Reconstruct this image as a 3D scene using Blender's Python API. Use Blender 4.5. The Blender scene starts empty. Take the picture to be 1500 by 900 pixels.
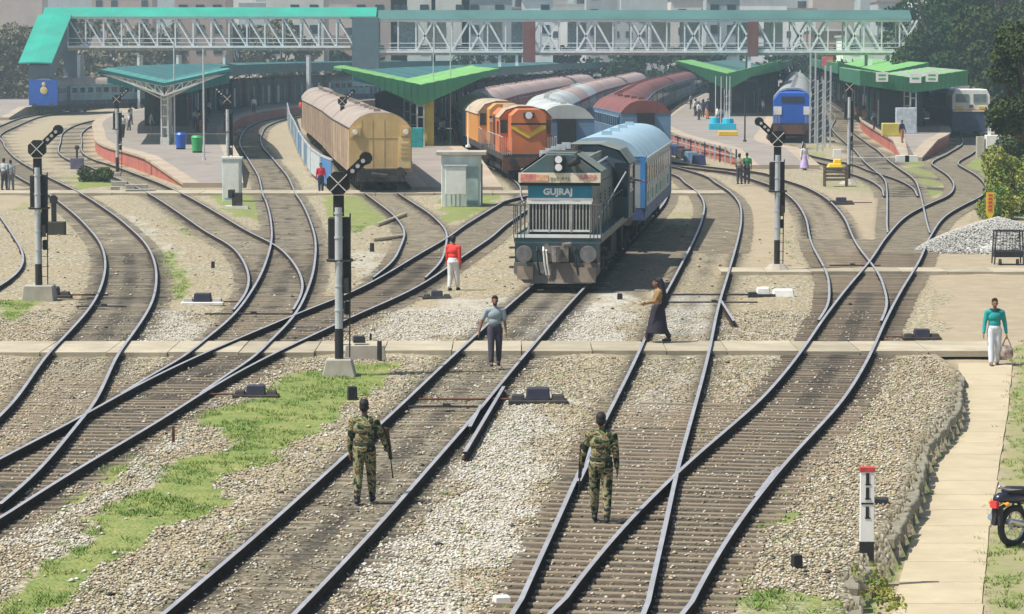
import bpy, bmesh, math, random
import numpy as np
from mathutils import Vector, Matrix
R = math.radians
random.seed(7); rng = np.random.default_rng(7)
scene = bpy.context.scene
C = scene.collection

# ------------------------------------------------------------------ camera, light, exposure
CAMH = 7.2; FPX = 4500.0; PITCH = math.atan(375 / FPX)
cam_d = bpy.data.cameras.new('camera'); cam = bpy.data.objects.new('camera', cam_d); C.objects.link(cam)
cam.location = (0, 0, CAMH); cam.rotation_euler = (R(90) - PITCH, 0, 0)
cam_d.sensor_width = 36; cam_d.lens = FPX / 1500 * 36; cam_d.clip_start = 1; cam_d.clip_end = 5000
scene.camera = cam
scene.render.engine = 'CYCLES'
scene.view_settings.view_transform = 'Standard'; scene.view_settings.look = 'None'
scene.view_settings.exposure = 0.3; scene.view_settings.gamma = 1
scene.cycles.volume_step_rate = 4; scene.cycles.volume_max_steps = 64; scene.cycles.volume_bounces = 1

SUN_DIR = Vector((1.0, 0.34, -1.75)).normalized()          # the way light travels
world = bpy.data.worlds.new('World'); scene.world = world; world.use_nodes = True
nt = world.node_tree; nt.nodes.clear()
sky = nt.nodes.new('ShaderNodeTexSky'); sky.sky_type = 'NISHITA'; sky.sun_disc = False
sky.sun_elevation = math.asin(-SUN_DIR.z); sky.sun_rotation = math.atan2(-SUN_DIR.x, -SUN_DIR.y)
sky.dust_density = 2.5; sky.air_density = 1.2; sky.ozone_density = 1.5
bg = nt.nodes.new('ShaderNodeBackground'); bg.inputs[1].default_value = 0.088
wo = nt.nodes.new('ShaderNodeOutputWorld')
nt.links.new(sky.outputs[0], bg.inputs[0]); nt.links.new(bg.outputs[0], wo.inputs[0])
sd = bpy.data.lights.new('sun', 'SUN'); sd.energy = 4.9; sd.angle = R(0.6); sd.color = (1, .955, .87)
so = bpy.data.objects.new('sun', sd); C.objects.link(so)
so.rotation_euler = SUN_DIR.to_track_quat('-Z', 'Y').to_euler(); so.location = (-40, -10, 90)

# ------------------------------------------------------------------ where a point of the plan lies
_cp, _sp = math.cos(PITCH), math.sin(PITCH)
def ray(px, py):
    a = (px - 750) / FPX; b = (450 - py) / FPX
    return a, _cp + b * _sp, -_sp + b * _cp
def W(px, py, z=0.0):
    a, y, c = ray(px, py); t = (z - CAMH) / c
    return (a * t, y * t)
def atY(px, py, Y):
    a, y, c = ray(px, py); t = Y / y
    return Vector((a * t, Y, CAMH + c * t))
def XY(px, Y, z=0.0):       # x for a column at distance Y
    depth = Y * _cp + (CAMH - z) * _sp
    return (px - 750) / FPX * depth

# ------------------------------------------------------------------ mesh helpers
class MB:
    def __init__(s): s.v = []; s.f = []; s.m = []; s.mi = 0; s.sm = []; s.smooth = False
    def add(s, vs, fs):
        n = len(s.v); s.v.extend([tuple(p) for p in vs])
        for f in fs:
            s.f.append([i + n for i in f]); s.m.append(s.mi); s.sm.append(s.smooth)
        return s
    def box(s, c, d, M=None, taper=None):
        hx, hy, hz = d[0] / 2, d[1] / 2, d[2] / 2; t = taper or (1, 1)
        vs = [Vector((x * hx * (t[0] if z > 0 else 1), y * hy * (t[1] if z > 0 else 1), z * hz)) for z in (-1, 1) for y in (-1, 1) for x in (-1, 1)]
        if M is not None: vs = [M @ p for p in vs]
        c = Vector(c); vs = [p + c for p in vs]
        return s.add(vs, [(0, 2, 3, 1), (4, 5, 7, 6), (0, 1, 5, 4), (2, 6, 7, 3), (0, 4, 6, 2), (1, 3, 7, 5)])
    def bb(s, x0, x1, y0, y1, z0, z1): return s.box(((x0 + x1) / 2, (y0 + y1) / 2, (z0 + z1) / 2), (x1 - x0, y1 - y0, z1 - z0))
    def cyl(s, p0, p1, r0, r1=None, n=10, cap=True):
        r1 = r0 if r1 is None else r1
        p0 = Vector(p0); p1 = Vector(p1); q = (p1 - p0).to_track_quat('Z', 'Y'); vs = []
        for p, r in ((p0, r0), (p1, r1)):
            for i in range(n):
                a = 2 * math.pi * (i + .5) / n
                vs.append(p + q @ Vector((r * math.cos(a), r * math.sin(a), 0)))
        fs = [(i, (i + 1) % n, n + (i + 1) % n, n + i) for i in range(n)]
        if cap: fs += [tuple(range(n - 1, -1, -1)), tuple(range(n, 2 * n))]
        return s.add(vs, fs)
    def tube(s, pts, r, n=6):
        for a, b in zip(pts[:-1], pts[1:]): s.cyl(a, b, r, r, n)
        return s
    def beam(s, p0, p1, w, h=None):
        h = h or w; p0 = Vector(p0); p1 = Vector(p1); d = p1 - p0
        q = d.to_track_quat('Y', 'Z'); return s.box((p0 + p1) / 2, (w, d.length, h), q.to_matrix())
    def prism(s, poly, z0, z1, axis='z'):
        n = len(poly)
        f = {'z': lambda a, b, c: (a, b, c), 'y': lambda a, b, c: (a, c, b), 'x': lambda a, b, c: (c, a, b)}[axis]
        vs = [f(a, b, z0) for a, b in poly] + [f(a, b, z1) for a, b in poly]
        return s.add(vs, [tuple(range(n - 1, -1, -1)), tuple(range(n, 2 * n))] + [(i, (i + 1) % n, n + (i + 1) % n, n + i) for i in range(n)])
    def loft(s, loops, cap=True, closed=True):
        n = len(loops[0]); vs = [p for l in loops for p in l]; fs = []
        for k in range(len(loops) - 1):
            for i in range(n if closed else n - 1):
                j = (i + 1) % n; fs.append((k * n + i, k * n + j, (k + 1) * n + j, (k + 1) * n + i))
        if cap and closed: fs += [tuple(range(n - 1, -1, -1)), tuple(range((len(loops) - 1) * n, len(loops) * n))]
        return s.add(vs, fs)
    def ball(s, c, r, n=10, m=7, M=None):
        c = Vector(c); r = r if hasattr(r, '__len__') else (r, r, r); vs = [Vector((0, 0, -r[2]))]
        for j in range(1, m):
            t = math.pi * j / m - math.pi / 2
            for i in range(n):
                a = 2 * math.pi * i / n; vs.append(Vector((r[0] * math.cos(t) * math.cos(a), r[1] * math.cos(t) * math.sin(a), r[2] * math.sin(t))))
        vs.append(Vector((0, 0, r[2])))
        if M is not None: vs = [M @ p for p in vs]
        fs = [(0, 1 + (i + 1) % n, 1 + i) for i in range(n)]
        for j in range(m - 2):
            for i in range(n):
                k = (i + 1) % n; fs.append((1 + j * n + i, 1 + j * n + k, 1 + (j + 1) * n + k, 1 + (j + 1) * n + i))
        L = len(vs) - 1; o = 1 + (m - 2) * n; fs += [(L, o + i, o + (i + 1) % n) for i in range(n)]
        return s.add([p + c for p in vs], fs)
    def mesh(s, name, mats):
        me = bpy.data.meshes.new(name); me.from_pydata(s.v, [], s.f)
        for m in (mats if isinstance(mats, (list, tuple)) else [mats]): me.materials.append(m)
        me.polygons.foreach_set('material_index', s.m); me.polygons.foreach_set('use_smooth', s.sm); me.update()
        return me
def link(name, me, parent=None, **kw):
    o = bpy.data.objects.new(name, me); C.objects.link(o); o.parent = parent
    for k, v in kw.items(): o[k] = v
    return o
def part(name, mb, mats, parent, bevel=0, **kw):
    o = link(name, mb.mesh(name, mats), parent, **kw)
    if bevel: bev(o, bevel)
    return o
def bev(o, w, seg=1):
    m = o.modifiers.new('bevel', 'BEVEL'); m.width = w; m.segments = seg; m.limit_method = 'ANGLE'; m.angle_limit = R(40)
def tag(o, label, cat, group=None):
    o['label'] = label; o['category'] = cat
    if group: o['group'] = group
    return o
def thing(name, label, cat, loc=(0, 0, 0), rz=0, group=None):
    o = bpy.data.objects.new(name, None); C.objects.link(o); o.location = loc; o.rotation_euler = (0, 0, rz); o.empty_display_size = .3
    return tag(o, label, cat, group)
def single(name, mb, mats, label, cat, loc=(0, 0, 0), rz=0, group=None, bevel=0):
    o = link(name, mb.mesh(name, mats)); o.location = loc; o.rotation_euler = (0, 0, rz)
    if bevel: bev(o, bevel)
    return tag(o, label, cat, group)
def struct(name, mb, mats): return part(name, mb, mats, None, kind='structure')
def kids(o):
    return [c for c in C.objects if c.parent == o]
def copy_tree(o, parent=None, cache=None):
    c = o.copy(); C.objects.link(c); c.parent = parent
    for ch in (o.get('_k') and [] or CH(o)): copy_tree(ch, c)
    return c
def CH(o): return list(o.children)
def dup(o, loc, rz, label, group=None):
    c = copy_tree(o); c.location = loc; c.rotation_euler = (0, 0, rz); c['label'] = label
    if group: c['group'] = group
    return c

# ------------------------------------------------------------------ materials
MATS = {}
def mat(name, col, rough=.7, metal=0, var=.25, scale=3, bump=0, bscale=40, col2=None, grime=None, gscale=1.2, spec=.4, stretch=None, gamt=.75, coord='Object'):
    if name in MATS: return MATS[name]
    m = bpy.data.materials.new(name); m.use_nodes = True; n = m.node_tree; L = n.links.new
    b = n.nodes['Principled BSDF']; b.inputs['Roughness'].default_value = rough; b.inputs['Metallic'].default_value = metal
    b.inputs['Specular IOR Level'].default_value = spec
    tc = n.nodes.new('ShaderNodeTexCoord'); mp = n.nodes.new('ShaderNodeMapping'); L(tc.outputs[coord], mp.inputs[0])
    if stretch: mp.inputs['Scale'].default_value = stretch
    nz = n.nodes.new('ShaderNodeTexNoise'); nz.inputs['Scale'].default_value = scale; nz.inputs['Detail'].default_value = 6; L(mp.outputs[0], nz.inputs[0])
    cr = n.nodes.new('ShaderNodeMapRange'); L(nz.outputs[0], cr.inputs[0]); cr.inputs[1].default_value = .32; cr.inputs[2].default_value = .68
    mx = n.nodes.new('ShaderNodeMix'); mx.data_type = 'RGBA'; L(cr.outputs[0], mx.inputs[0])
    c2 = col2 or tuple(min(1, c * (1 + var)) for c in col)
    mx.inputs[6].default_value = (*[c * (1 - var * .8) if not col2 else c for c in col], 1); mx.inputs[7].default_value = (*c2, 1)
    out = mx.outputs[2]
    if grime:
        n2 = n.nodes.new('ShaderNodeTexNoise'); n2.inputs['Scale'].default_value = gscale; n2.inputs['Detail'].default_value = 8; n2.inputs['Roughness'].default_value = .7
        mp2 = n.nodes.new('ShaderNodeMapping'); mp2.inputs['Scale'].default_value = (1, 1, .35); L(tc.outputs[coord], mp2.inputs[0]); L(mp2.outputs[0], n2.inputs[0])
        r2 = n.nodes.new('ShaderNodeMapRange'); r2.inputs[1].default_value = .45; r2.inputs[2].default_value = .75; r2.inputs[4].default_value = gamt; L(n2.outputs[0], r2.inputs[0])
        m2 = n.nodes.new('ShaderNodeMix'); m2.data_type = 'RGBA'; L(r2.outputs[0], m2.inputs[0]); L(out, m2.inputs[6]); m2.inputs[7].default_value = (*grime, 1); out = m2.outputs[2]
    L(out, b.inputs['Base Color'])
    if bump:
        nb = n.nodes.new('ShaderNodeTexNoise'); nb.inputs['Scale'].default_value = bscale; nb.inputs['Detail'].default_value = 4; L(mp.outputs[0], nb.inputs[0])
        bp = n.nodes.new('ShaderNodeBump'); bp.inputs['Strength'].default_value = bump; bp.inputs['Distance'].default_value = .02; L(nb.outputs[0], bp.inputs['Height']); L(bp.outputs[0], b.inputs['Normal'])
    MATS[name] = m; return m
steel_top = mat('rail_head', (.46, .46, .48), .38, .35, .2, 2, grime=(.22, .17, .13), gscale=.5, gamt=.5)
rail_side = mat('rail_side', (.042, .028, .021), .95, 0, .4, 5, spec=.08)
sleeper_m = mat('sleeper_concrete', (.29, .25, .18), .9, 0, .3, 1.5, bump=.3, grime=(.13, .105, .075), gscale=2.2, coord='Generated' if False else 'Object')
sleeper_w = mat('sleeper_brown', (.23, .185, .13), .9, 0, .35, 1.5, bump=.3, grime=(.10, .075, .055), gscale=2.2)
rust = mat('rust', (.14, .065, .04), .9, .2, .4, 8)
black = mat('black_paint', (.02, .02, .022), .55, 0, .3, 6)
dark = mat('dark_underframe', (.035, .033, .034), .8, .1, .4, 4, grime=(.10, .08, .06))
shade_glass = mat('window_glass', (.02, .03, .04), .12, 0, .2, 2, spec=.7)
white = mat('white_paint', (.74, .74, .70), .55, 0, .08, 3, grime=(.4, .37, .32), gamt=.4)
concrete = mat('concrete', (.42, .39, .33), .9, 0, .2, 2, bump=.3, grime=(.22, .19, .15))
path_m = mat('path_concrete', (.46, .395, .265), .9, 0, .12, .9, bump=.3, bscale=30, grime=(.36, .29, .20), gscale=.9, gamt=.8, coord='Generated' if False else 'Object')
stone_m = mat('stone', (.25, .235, .18), .9, 0, .4, 3, bump=.6, bscale=18, grime=(.11, .10, .07))
galv = mat('galvanised_pole', (.5, .53, .55), .45, .3, .15, 3)
plat_top = mat('platform_top', (.27, .24, .21), .85, 0, .15, .35, grime=(.22, .19, .17), gscale=.3)
plat_tan = mat('platform_edge', (.38, .31, .23), .85, 0, .15, .5)
red_wall = mat('red_oxide', (.42, .11, .075), .8, 0, .25, .6, grime=(.35, .22, .17))
teal_roof = mat('teal_roof', (.06, .29, .24), .5, .1, .2, .25, grime=(.12, .30, .27), gscale=.15)
bright_teal = mat('bright_teal_roof', (.015, .31, .225), .6, 0, .15, .4, grime=(.05, .26, .20), gscale=.25)
grey_green = mat('grey_green_roof', (.055, .14, .13), .6, 0, .2, .2)
green_roof = mat('green_roof', (.15, .39, .10), .55, 0, .2, .3, grime=(.24, .36, .17), gscale=.3)
green_f = mat('green_fascia', (.03, .15, .075), .6, 0, .2, .4)
dteal = mat('dark_teal_fascia', (.02, .13, .14), .6, 0, .2, .4)
silver = mat('silver_roof', (.36, .37, .36), .5, .15, .2, .5, grime=(.27, .24, .21), gscale=.4)
coach_cream = mat('cream_end', (.60, .42, .19), .6, 0, .12, 1, grime=(.36, .22, .10), gscale=1.3, gamt=.75)
coach_side = mat('brown_cream_side', (.52, .39, .26), .7, 0, .2, .8, grime=(.24, .12, .07), gscale=.9, gamt=.95)
roof_tan = mat('tan_roof', (.33, .28, .24), .7, 0, .2, .4, grime=(.26, .19, .15), gscale=.5)
blue_p = mat('bright_blue', (.008, .09, .44), .4, 0, .1, 1, spec=.5)
blue_side = mat('dull_blue_side', (.12, .22, .34), .5, 0, .15, 1, grime=(.2, .22, .25))
hero_blue = mat('coach_blue', (.05, .22, .5), .4, 0, .12, 1, grime=(.09, .16, .27))
hero_grey = mat('coach_silver_side', (.46, .50, .52), .32, .35, .15, 1.2, grime=(.22, .33, .31), gscale=.8)
hero_roof = mat('coach_light_roof', (.34, .50, .60), .45, .1, .12, .8, grime=(.36, .42, .44), gscale=.7)
loco_green = mat('loco_grey_green', (.055, .11, .12), .45, 0, .2, 1.5, grime=(.18, .15, .12), gscale=1.3)
loco_roof = mat('loco_roof_grey', (.19, .22, .19), .6, 0, .2, 1.5, grime=(.13, .12, .10))
loco_teal = mat('loco_teal_band', (.02, .20, .30), .4, 0, .1, 2)
loco_grille = mat('loco_grille', (.48, .46, .42), .6, .2, .3, 3, grime=(.14, .11, .09))
plow_m = mat('plow_paint', (.13, .13, .125), .7, 0, .3, 2, grime=(.30, .20, .13), gscale=1.5, gamt=.8)
orange = mat('orange_paint', (.58, .165, .045), .5, 0, .12, 1, grime=(.5, .17, .08))
orange_y = mat('yellow_orange', (.60, .28, .06), .5, 0, .12, 1, grime=(.5, .2, .08))
yellow = mat('yellow_paint', (.75, .50, .03), .5, 0, .1, 2)
maroon = mat('maroon', (.19, .06, .05), .6, 0, .2, .5, grime=(.2, .13, .12))
red_p = mat('red_paint', (.6, .05, .05), .6, 0, .1, 3)
navy = mat('navy', (.02, .03, .09), .5, 0, .2, 2)
cyan_p = mat('cyan_paint', (.02, .45, .62), .5, 0, .1, 2)
green_p = mat('green_bin', (.03, .33, .10), .5, 0, .1, 2)
gravel_m = mat('pale_gravel', (.36, .36, .34), .95, 0, .4, 9, bump=1, bscale=14, col2=(.50, .50, .47))
bark = mat('bark', (.10, .075, .05), .9, 0, .3, 6, bump=.5)
leaf_dark = mat('leaf_dark', (.008, .024, .008), .8, 0, .6, .4, col2=(.035, .072, .018), spec=.1)
leaf_mid = mat('leaf_mid', (.014, .032, .010), .8, 0, .5, .6, col2=(.06, .085, .02), spec=.2)
leaf_bright = mat('leaf_bright', (.06, .15, .02), .65, 0, .4, 1, col2=(.28, .27, .04))
grass_m = mat('grass_blade', (.09, .19, .025), .7, 0, .4, .6, col2=(.24, .30, .07))
rock_m = [mat('ballast_a', (.37, .325, .225), .95, 0, .35, 6), mat('ballast_b', (.54, .52, .46), .95, 0, .25, 6), mat('ballast_c', (.15, .13, .095), .95, 0, .4, 6), mat('ballast_d', (.40, .31, .20), .95, 0, .35, 6)]
tyre_m = mat('tyre', (.03, .03, .032), .8, 0, .2, 5)
chrome = mat('chrome', (.6, .6, .62), .2, .9, .05, 5)
pinkish = mat('old_masonry', (.42, .36, .27), .9, 0, .2, .8, grime=(.3, .22, .18))

# ------------------------------------------------------------------ tracks (left rail, right rail as surveyed, then extension as (Y, X))
def curve_from(pl):
    return np.array([W(x, y, 0.0) for x, y in pl])
def pchip(x, y, xs):
    # monotone-ish cubic hermite
    h = np.diff(x); d = np.diff(y) / h; m = np.zeros_like(x)
    m[1:-1] = (d[:-1] * h[1:] + d[1:] * h[:-1]) / (h[1:] + h[:-1]); m[0] = d[0]; m[-1] = d[-1]
    i = np.clip(np.searchsorted(x, xs) - 1, 0, len(x) - 2); t = (xs - x[i]) / h[i]
    r = (2 * t**3 - 3 * t**2 + 1) * y[i] + (t**3 - 2 * t**2 + t) * h[i] * m[i] + (-2 * t**3 + 3 * t**2) * y[i + 1] + (t**3 - t**2) * h[i] * m[i + 1]
    lo = xs < x[0]; r[lo] = y[0] + (xs[lo] - x[0]) * m[0]
    return r
TR = {}
G2 = .838
def track(key, Lp, Rp, far=(), near=None, end=None, sig=3.0):
    """centre line X(Y) of a track from its two rails"""
    cs = []
    for pl, sgn in ((Lp, 1), (Rp, -1)):
        if not pl: continue
        p = curve_from(pl); p = p[np.argsort(p[:, 1])]
        Y = np.arange(p[0, 1], p[-1, 1], .5); X = pchip(p[:, 1], p[:, 0], Y)
        k = 5; Xs = np.convolve(np.pad(X, k, 'edge'), np.ones(2 * k + 1) / (2 * k + 1), 'valid') if len(X) > 2 * k else X
        s = np.gradient(Xs, Y)
        cs.append((Y, X + sgn * G2 * np.sqrt(1 + s**2)))
    Y0 = min(c[0][0] for c in cs); Y1 = max(c[0][-1] for c in cs)
    Y = np.arange(Y0, Y1, .5); acc = np.zeros_like(Y); wt = np.zeros_like(Y)
    for cy, cx in cs:
        w = np.clip(np.minimum(Y - cy[0], cy[-1] - Y) / 6 + .02, 0, 1) * ((Y >= cy[0] - .01) & (Y <= cy[-1] + .3))
        acc += w * np.interp(Y, cy, cx); wt += w
    ok = wt > 0; Y = Y[ok]; X = acc[ok] / wt[ok]
    if far:
        far = np.array(far, float); yy = Y[::8]; xx = X[::8]; keep = yy < far[0, 0] - 6
        yy = np.concatenate([yy[keep], far[:, 0]]); xx = np.concatenate([xx[keep], far[:, 1]])
        Y = np.arange(Y[0], far[-1, 0], .5); X = np.where(Y < yy[max(0, keep.sum() - 1)], np.interp(Y, np.arange(Y[0], Y[0] + len(X) * .5, .5)[:len(X)], X), pchip(yy, xx, Y))
    if near is not None and Y[0] > near:
        s = (X[8] - X[0]) / 4; Yn = np.arange(near, Y[0], .5); X = np.concatenate([X[0] + (Yn - Y[0]) * s, X]); Y = np.concatenate([Yn, Y])
    k = int(sig * 2); g = np.exp(-.5 * (np.arange(-3 * k, 3 * k + 1) / k)**2); g /= g.sum()
    # pad by mirrored extrapolation so that the ends stay put
    n = 3 * k; n = min(n, len(X) - 1); g = g[3 * k - n:3 * k + n + 1]; g /= g.sum()
    pad0 = 2 * X[0] - X[1:n + 1][::-1]; pad1 = 2 * X[-1] - X[-n - 1:-1][::-1]
    X = np.convolve(np.concatenate([pad0, X, pad1]), g, 'valid')
    TR[key] = (Y, X)
def tx(key, y): return float(np.interp(y, TR[key][0], TR[key][1]))
def th(key, y): return math.atan2(tx(key, y + 2) - tx(key, y - 2), 4)       # heading off +Y

track('T1', [(237, 900), (400, 763), (497, 673), (562.5, 618), (681.6, 501), (750, 440.5), (770, 425)],
      [(433, 897), (497, 830), (607, 710), (667, 640), (705, 593), (747.5, 544), (780.5, 509), (854, 423)],
      far=[(134, 5.3), (150, 6.7), (165, 7.6)], near=30)
track('T2', [(753, 897), (810, 773), (850, 687), (889.5, 608), (917, 552), (953, 473), (978, 423), (1000, 376), (1024, 319), (1029, 296), (1019, 279), (986, 261)],
      [(947, 893), (980, 750), (990, 697), (1017, 600), (1041.5, 511), (1054, 443), (1069, 400), (1086, 350), (1091, 320), (1087, 301), (1064, 276), (1031, 256), (986, 243)],
      far=[(203, 7.6), (225, 7.6), (245, 9), (300, 12.3), (390, 19.5), (490, 28.5), (700, 50)], near=30, sig=2)
track('T3', [(810, 897), (913, 773), (987, 700), (1067, 628), (1110, 592), (1144, 553), (1175, 512), (1201, 475), (1235, 429), (1271, 379), (1297, 346), (1334, 312), (1360, 299), (1391, 283), (1396, 270), (1391, 260), (1362, 239)],
      [(1003, 897), (1053, 807), (1143, 683), (1200, 623), (1248, 564), (1276, 517), (1297, 468), (1318, 429), (1352, 382), (1365, 346), (1391, 312), (1414, 299), (1438, 288), (1445, 275), (1432, 257), (1414, 247)],
      far=[(217, 31.6), (240, 36), (263, 39.2), (330, 46), (400, 52), (500, 60), (700, 78)], near=30, sig=1.6)
track('T4', [(1297, 335), (1300, 300), (1301, 278), (1296, 262), (1276, 247), (1250, 215)],
      [(1362, 340), (1354, 309), (1345, 280), (1339, 262), (1302, 234), (1289, 223), (1258, 200)],
      far=[(290, 31), (330, 35.5), (400, 41.5), (500, 49), (700, 66)], sig=2)
track('T5', [(1295, 286), (1289, 275), (1275, 262), (1245, 252), (1213, 240)], [(1352, 281), (1331, 270), (1300, 258), (1248, 244)],
      far=[(215, 20.0), (249, 22.7), (300, 27.5), (400, 37), (500, 46), (700, 66)], sig=2.4)
track('T6', [(1198, 468), (1209, 452), (1211, 421), (1209, 400), (1206, 392), (1198, 377), (1185, 346), (1175, 312), (1149, 283), (1110, 265), (1075, 256)],
      [(1292, 468), (1301, 444), (1300, 426), (1297, 415), (1276, 382), (1258, 361), (1240, 320), (1214, 291), (1183, 273), (1149, 262), (1110, 249)],
      far=[(193, 11.5), (205, 9.2), (218, 8.0)], sig=1.6)
track('T7', [(0, 670), (113, 613), (223, 552), (317, 506), (380, 481), (441, 456), (502, 435), (568, 400), (598, 377), (659, 342), (747, 289)],
      [(0, 757), (100, 693), (233, 617), (314, 562), (370, 534), (423, 509), (454, 494), (527, 458), (598, 425), (651, 395), (677, 380), (747, 334)],
      far=[(160, 4.4), (178, 6.6), (195, 7.5)], near=46)
track('T8', [(0, 615), (38, 562), (76, 511), (101, 486), (139, 443), (152, 408), (152, 372), (142, 349), (122, 324), (86, 296), (50, 273), (15, 252)],
      [(0, 737), (33, 710), (87, 653), (113, 620), (134, 595), (172, 519), (195, 486), (215, 453), (228, 412), (225, 377), (213, 354.5), (190, 334), (162, 311), (119, 281), (70, 258), (28, 235), (5, 213)],
      far=[(240, -40.5), (262, -44.5), (300, -49), (350, -53.5), (400, -53), (520, -40)], near=49, sig=1.6)
track('T9', [(342, 452), (356, 432), (362, 412), (360, 393), (342, 365), (304, 342), (266, 314), (218, 284), (175, 261), (120, 236)],
      [(438, 445), (445, 428), (446, 412), (443, 403), (426, 377), (398, 352), (375, 342), (329, 317), (266, 281), (248, 273), (177, 248), (127, 228), (119, 205)],
      far=[(277, -39.5), (321, -43), (352, -42.5), (400, -38), (460, -27), (560, -6)], sig=2)
track('T10', [(223, 549), (253, 534), (294, 501), (329, 473), (360, 440), (380, 408), (390, 377), (395, 347), (393, 311), (385, 284), (380, 261)],
      [(294, 575), (337, 544), (370, 522), (400, 494), (431, 461), (448, 425), (461, 387), (465, 352), (456, 322), (438, 286)],
      far=[(202, -16.4), (240, -20.4), (270, -22.8), (300, -24.6), (334, -24.8), (360, -22.4), (400, -17), (460, -6)], sig=1.6)
track('T11', [(552, 400), (573, 385), (588, 362), (593, 342), (580, 322), (545, 291)],
      [(623, 405), (641, 387), (651, 357), (654, 337), (636, 314), (588, 286)],
      far=[(181, -9.0), (204, -11.0), (227, -13.2), (250, -15.5), (290, -17.5), (330, -16.5), (400, -9), (480, 3)], sig=2)
track('T12', [(765, 297), (760, 280)], [(822, 297), (806, 280)],
      far=[(164, 1.3), (173, .96), (205, -1.5), (230, -2.6), (260, -2), (306, 1), (400, 8.5), (490, 17), (700, 38)], sig=3)
track('T13', [(-62, 311), (-40, 347), (-34, 367), (-36, 387), (-70, 420)], [(0, 311), (18, 347), (30, 367), (28, 387), (0, 415), (-40, 440)], sig=2)
TR['TB'] = (np.arange(165, 700, .5), np.interp(np.arange(165, 700, .5), [165, 180, 200, 225, 260, 306, 400, 576, 700], [5.6, 3.2, 2.2, 2.6, 4.6, 7.2, 14.5, 27, 42]))

order = ['T3', 'T2', 'T1', 'T7', 'T8', 'T10', 'T4', 'T6', 'T9', 'T11', 'T5', 'T12', 'T13', 'TB']
tlabel = {
 'T1': 'straight track under the grey-green locomotive, running to the bottom left foreground',
 'T2': 'track the right hand soldier walks on, passing behind the woman in black',
 'T3': 'railway track curving from the bottom right crossing up to the cream locomotive',
 'T4': 'railway track running straight up beside the red wall of the right hand platform',
 'T5': 'railway track curving left to the bright blue locomotive',
 'T6': 'railway track curving down left of the tall signal to join the right hand crossing',
 'T7': 'railway track sweeping diagonally from the left edge up behind the man in the red shirt',
 'T8': 'curved railway track beside the tall signal at the far left',
 'T9': 'railway track curving along the red wall of the left hand platform',
 'T10': 'railway track between the teal canopy platform and the yellow train',
 'T11': 'short curving railway track in front of the yellow train',
 'T12': 'railway track under the orange locomotives',
 'T13': 'railway track curving at the left edge of the view',
 'TB': 'railway track under the grey roofed coaches behind the orange locomotive'}
start = {'T4': None, 'T10': 68}
def streak(m):
    m = m.copy(); n = m.node_tree; L_ = n.links.new; b_ = n.nodes['Principled BSDF']; src = b_.inputs['Base Color'].links[0].from_socket
    t_ = n.nodes.new('ShaderNodeTexCoord'); sx = n.nodes.new('ShaderNodeSeparateXYZ'); L_(t_.outputs['Object'], sx.inputs[0]); ab = n.nodes.new('ShaderNodeMath'); ab.operation = 'ABSOLUTE'; L_(sx.outputs[0], ab.inputs[0])
    fc = n.nodes.new('ShaderNodeFloatCurve'); c_ = fc.mapping.curves[0]; c_.points[0].location = (0, 1); c_.points[1].location = (1, .25)
    for p_ in ((.06, .85), (.13, .12), (.23, .1), (.28, .85), (.34, .85), (.40, .35)): c_.points.new(*p_)
    fc.mapping.update(); L_(ab.outputs[0], fc.inputs['Value'])
    oi = n.nodes.new('ShaderNodeObjectInfo'); nz_ = n.nodes.new('ShaderNodeTexNoise'); nz_.inputs['Scale'].default_value = .28; L_(oi.outputs['Location'], nz_.inputs[0]); mr_ = n.nodes.new('ShaderNodeMapRange'); mr_.inputs[1].default_value = .35; mr_.inputs[2].default_value = .62; mr_.inputs[3].default_value = .35; mr_.inputs[4].default_value = 1; L_(nz_.outputs[0], mr_.inputs[0])
    mu = n.nodes.new('ShaderNodeMath'); mu.operation = 'MULTIPLY'; mu.use_clamp = True; L_(fc.outputs[0], mu.inputs[0]); L_(mr_.outputs[0], mu.inputs[1])
    ra = n.nodes.new('ShaderNodeMapRange'); L_(oi.outputs['Random'], ra.inputs[0]); ra.inputs[3].default_value = .62; ra.inputs[4].default_value = 1.12
    vm = n.nodes.new('ShaderNodeVectorMath'); vm.operation = 'SCALE'; L_(src, vm.inputs[0]); L_(ra.outputs[0], vm.inputs['Scale'])
    mx_ = n.nodes.new('ShaderNodeMix'); mx_.data_type = 'RGBA'; L_(mu.outputs[0], mx_.inputs[0]); L_(vm.outputs[0], mx_.inputs[6]); mx_.inputs[7].default_value = (.045, .038, .032, 1); L_(mx_.outputs[2], b_.inputs['Base Color']); return m
sleep_mesh = {}
for nm, m in (('c', streak(sleeper_m)), ('w', streak(sleeper_w)), ('L', sleeper_w)):
    b = MB(); b.box((0, 0, -.06), (1, .215, .12), taper=(1, .8)); sleep_mesh[nm] = b.mesh('sleeper', m)
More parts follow.
